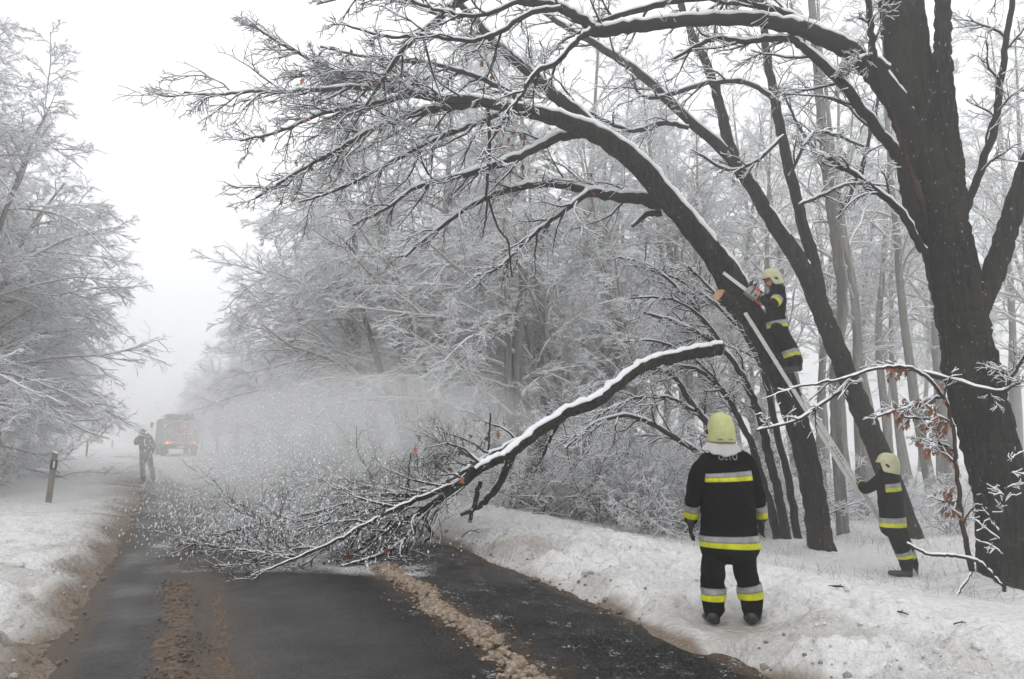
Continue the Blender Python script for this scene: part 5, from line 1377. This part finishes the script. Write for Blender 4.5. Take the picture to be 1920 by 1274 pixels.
POSTM = mat('post_grey', (.20, .18, .15), .7); t = NT(POSTM); n = t.noise(t.coords((1, 1, 1)), 12, 5); t.l(t.ramp(n, [(.3, (.13, .11, .085)), (.7, (.26, .24, .205))]), t.b.inputs['Base Color'])
def post(px, py, y, label, tilt=.06):
    p = P(px, py, y); z = gz(p[0], y)
    o = empty('delineator_post', (p[0], y, z)); o.rotation_euler = (0, tilt, 0.3)
    bm = bmesh.new()                                         # three-sided hollow-backed post with a slanted head
    pr = [(-.06, -.02), (.06, -.02), (.055, .03), (0, .055), (-.055, .03)]
    lo = [bm.verts.new((x, y_, -.25)) for x, y_ in pr]; hi = [bm.verts.new((x * .97, y_, 1.0 - .45 * x - .4 * y_)) for x, y_ in pr]
    for i in range(5): bm.faces.new((lo[i], lo[(i + 1) % 5], hi[(i + 1) % 5], hi[i]))
    bm.faces.new(hi); bm.faces.new(lo[::-1]); bmesh.ops.bevel(bm, geom=bm.edges[:], offset=.004, segments=1, affect='EDGES')
    me = bpy.data.meshes.new('shaft'); bm.to_mesh(me); bm.free(); me.materials.append(POSTM); link('shaft', me, o)
    rbox('black_band', (.124, .085, .20), RUBBER, o, Matrix.Translation((0, .012, .74)), .004, 1)
    rbox('reflector', (.036, .012, .15), WHITEP, o, Matrix.Translation((.012, -.033, .745)), .004, 1)
    sn = rbox('snow_cap', (.115, .075, .03), SNOW, o, Matrix.Translation((0, .01, 1.005)) @ Matrix.Rotation(.4, 4, 'Y'), .013, 3)
    return tag(o, label, 'post', 'delineator posts on the left verge')
post(91, 946, 17.0, 'nearest grey delineator post with a black band on the left verge')
post(162, 857, 56.0, 'delineator post farther along the left verge under the trees', .02)
post(210, 842, 84.0, 'farthest dim delineator post in the fog before the lone man', 0)

# ------------------------------------------------------------------ litter on the snow
def stick(px, py, L, ang, label, r=.008, bend=.1):
    d = 1.66; y0 = 6.0
    for _ in range(30):
        q = P(px, py, y0); g = gz(q[0], y0); y0 += (q[2] - g) * 1.5
    q = P(px, py, y0); z = gz(q[0], y0)
    o = empty('stick', (q[0], y0, z))
    pts = [np.array([u * L * math.cos(ang), u * L * math.sin(ang), .012 + bend * L * (1 - (2 * u) ** 2) * .5]) for u in np.linspace(-.5, .5, 6)]
    tube_obj('stem', pts, [r, r, r * .9, r * .8, r * .7, r * .5], TWIG, o, 6)
    tube_obj('side_shoot', [pts[3], pts[3] + np.array([L * .12, L * .10, .05 * L]), pts[3] + np.array([L * .2, L * .22, .06 * L])], [r * .6, r * .45, r * .3], TWIG, o, 5)
    return tag(o, label, 'stick')
stick(1686, 1152, .16, -1.0, 'dark stick stuck in the snow right of the standing firefighter')
stick(1570, 1106, .17, -.15, 'flat bark chip lying between the firefighter and the ladder foot', .012)
stick(885, 1008, .35, .5, 'bent twig on the snow below the hanging snapped branch', .008, .5)
stick(1182, 1028, .10, 1.3, 'short twig poking out of the snow in front of the thicket', .006)
stick(110, 893, .5, .2, 'snowy twig lying beside the nearest delineator post', .012, .3)
stick(1800, 1172, .14, .4, 'small twig on the smooth snow in front of the oak', .006)

GRASS = mat('dry_grass', (.22, .17, .10), .8)
def dry_grass():
    n = 2600
    cx = RNG.uniform(.6, 9.5, n); cy = RNG.uniform(9.2, 19, n)
    u = (cx - XR(cy)) * .92; keep = (u > 2.8) & (u < 11) & (fbm(cx * .9, cy * .9, 0, 501, 2) > .47); cx, cy = cx[keep], cy[keep]; n = len(cx)
    p = np.column_stack([cx, cy, ground_z(cx, cy) - .02])
    d = norm(np.column_stack([RNG.normal(0, .45, n), RNG.normal(0, .45, n), np.ones(n)]))
    A, R = grow(p, d, RNG.uniform(.06, .26, n), np.full(n, .0028), np.full(n, .001), 3, .15, .1, RNG)
    b = Bag(); b.add(tubes(A, R, 3)); tag(link('dry_grass', b.mesh('dry_grass', GRASS)), 'dry grass stems poking through the snow below the oak', kind='stuff')
dry_grass()

def clod_scatter():
    """loose lumps of snow thrown about the churned verge, and crumbs on the road"""
    n = 1100
    cy = 4.9 + 14 * RNG.uniform(0, 1, n) ** 1.6; side = RNG.uniform(0, 1, n) < .6
    off = np.abs(RNG.normal(0, 1.0, n)) - .15
    cx = np.where(side, XR(cy) + off, XL(cy) - off)
    r = RNG.uniform(.006, .020, n) * (1 + 1.6 * (RNG.uniform(0, 1, n) < .07))
    kp = np.hypot(cx - 1.92, cy - 6.8) > .7; cx, cy, r, n = cx[kp], cy[kp], r[kp], int(kp.sum())
    z = np.maximum(ground_z(cx, cy), -.01) + r * .25
    ico = bmesh.new(); bmesh.ops.create_icosphere(ico, subdivisions=1, radius=1.0); iv = np.array([v.co[:] for v in ico.verts]); fi = np.array([[v.index for v in f.verts] for f in ico.faces]); ico.free()
    v = iv[None] * r[:, None, None] * RNG.uniform(.7, 1.25, (n, len(iv), 1)) * np.array([1, 1, .75]) + np.column_stack([cx, cy, z])[:, None]
    f = fi[None] + (np.arange(n) * len(iv))[:, None, None]
    me = npmesh('snow_lumps', v.reshape(-1, 3), f.reshape(-1, 3), GROUND_M, nsides=3)
    du = np.maximum((cx - XR(cy)) * .92, (XL(cy) - cx) * .91); dv = np.clip(.85 - du * 1.4 + RNG.normal(0, .2, n), 0, 1)
    a_ = me.attributes.new('dirt', 'FLOAT', 'POINT'); a_.data.foreach_set('value', np.repeat(dv, len(iv)).astype(np.float32))
    tag(link('snow_lumps', me), 'loose lumps of snow scattered over the ploughed verges', kind='stuff')
clod_scatter()

# ------------------------------------------------------------------ snow shaken from the falling limb
def falling_snow():
    oc = np.array([[1, 0, 0], [-1, 0, 0], [0, 1, 0], [0, -1, 0], [0, 0, 1], [0, 0, -1]], float)
    of = np.array([[0, 2, 4], [2, 1, 4], [1, 3, 4], [3, 0, 4], [2, 0, 5], [1, 2, 5], [3, 1, 5], [0, 3, 5]])
    pts, sz = [], []
    for (cx, cy, sx, sy, y0, y1, n, s0, s1) in ((560, 900, 130, 75, 9.6, 14.0, 12500, .004, .013), (480, 980, 110, 50, 9.4, 12.5, 3800, .005, .017), (640, 800, 140, 60, 10.5, 15, 5200, .004, .011), (430, 890, 80, 60, 10, 15, 2600, .004, .012),
                                               (620, 1000, 110, 40, 9.5, 11.5, 1800, .005, .018), (340, 920, 60, 60, 10, 16, 500, .005, .012), (400, 290, 40, 70, 10.5, 12, 90, .006, .013), (860, 840, 70, 40, 10.8, 12.5, 900, .004, .010)):
        px, py = RNG.normal(cx, sx, n), RNG.normal(cy, sy, n); yy = RNG.uniform(y0, y1, n)
        q = np.array([P(a, b, c) for a, b, c in zip(px, py, yy)]); s = .72 * (RNG.uniform(0, 1, n) ** 2.6 * (s1 - s0) + s0)
        k = q[:, 2] > .02; pts.append(q[k]); sz.append(s[k])
    p, s = np.concatenate(pts), np.concatenate(sz); n = len(p)
    d = norm(np.column_stack([RNG.normal(.22, .25, n), RNG.normal(0, .2, n), np.ones(n)]))
    a = norm(np.cross(d, RNG.normal(0, 1, (n, 3)))); b = np.cross(d, a); el = RNG.uniform(1.0, 3.2, n)
    loc = oc[None] * RNG.uniform(.7, 1.3, (n, 6, 1))
    v = p[:, None] + s[:, None, None] * (loc[..., 0:1] * a[:, None] + loc[..., 1:2] * b[:, None] + loc[..., 2:3] * (d * el[:, None])[:, None])
    f = of[None] + (np.arange(n) * 6)[:, None, None]
    me = npmesh('falling_snow', v.reshape(-1, 3), f.reshape(-1, 3), SNOW_FLAKE, nsides=3)
    tag(link('falling_snow', me), 'clumps of snow falling through the air around the crashing limb', kind='stuff')
falling_snow()

def vol_mat(name, dens, col=(.985, .987, .99), g=.15):
    m = bpy.data.materials.new(name); m.use_nodes = True; n = m.node_tree; n.nodes.clear()
    out = n.nodes.new('ShaderNodeOutputMaterial'); v = n.nodes.new('ShaderNodeVolumePrincipled')
    v.inputs['Color'].default_value = (*col, 1); v.inputs['Density'].default_value = dens; v.inputs['Anisotropy'].default_value = g
    n.links.new(v.outputs[0], out.inputs['Volume'])
    return m
def powder(cx, cy, y, rx, ry, rz, dens, seed, label):
    """a puff of fine snow dust hanging in the air"""
    bm = bmesh.new(); bmesh.ops.create_icosphere(bm, subdivisions=4, radius=1.0)
    v = np.array([q.co[:] for q in bm.verts]); n_ = 1 + .55 * (fbm(v[:, 0] * 1.6 + 9, v[:, 1] * 1.6, v[:, 2] * 1.6, seed, 3) - .5) * 2
    v = v * n_[:, None] * np.array([rx, ry, rz]); f = np.array([[q.index for q in fc.verts] for fc in bm.faces]); bm.free()
    c = P(cx, cy, y); v[:, 2] = np.maximum(v[:, 2], .03 - c[2])
    o = link('snow_dust', npmesh('snow_dust', v, f, vol_mat('snow_dust', dens), nsides=3)); o.location = c
    tag(o, label, kind='stuff')
powder(600, 845, 12.4, 3.0, 1.8, 1.2, .22, 601, 'cloud of fine snow dust whirling up around the crashing limb')
powder(560, 850, 12.6, 2.0, 1.2, .9, .32, 602, 'dense heart of the snow dust cloud above the road')
powder(720, 775, 13.2, 2.2, 1.4, 1.05, .15, 604, 'high puff of snow dust drifting in front of the roadside trees')
powder(470, 930, 11.5, 1.5, 1.1, .6, .15, 603, 'low puff of snow dust over the twigs on the road')

# the foggy air
bm = bmesh.new(); bmesh.ops.create_cube(bm, size=1.0)
for v in bm.verts: v.co = Vector((v.co.x * 720, 150 + v.co.y * 460, 8.2 + v.co.z * 20.4))
me = bpy.data.meshes.new('haze'); bm.to_mesh(me); bm.free(); me.materials.append(vol_mat('haze', HAZE, (.98, .982, .985), .75))
tag(link('haze', me), 'pale winter fog filling the wood and the road', kind='stuff')
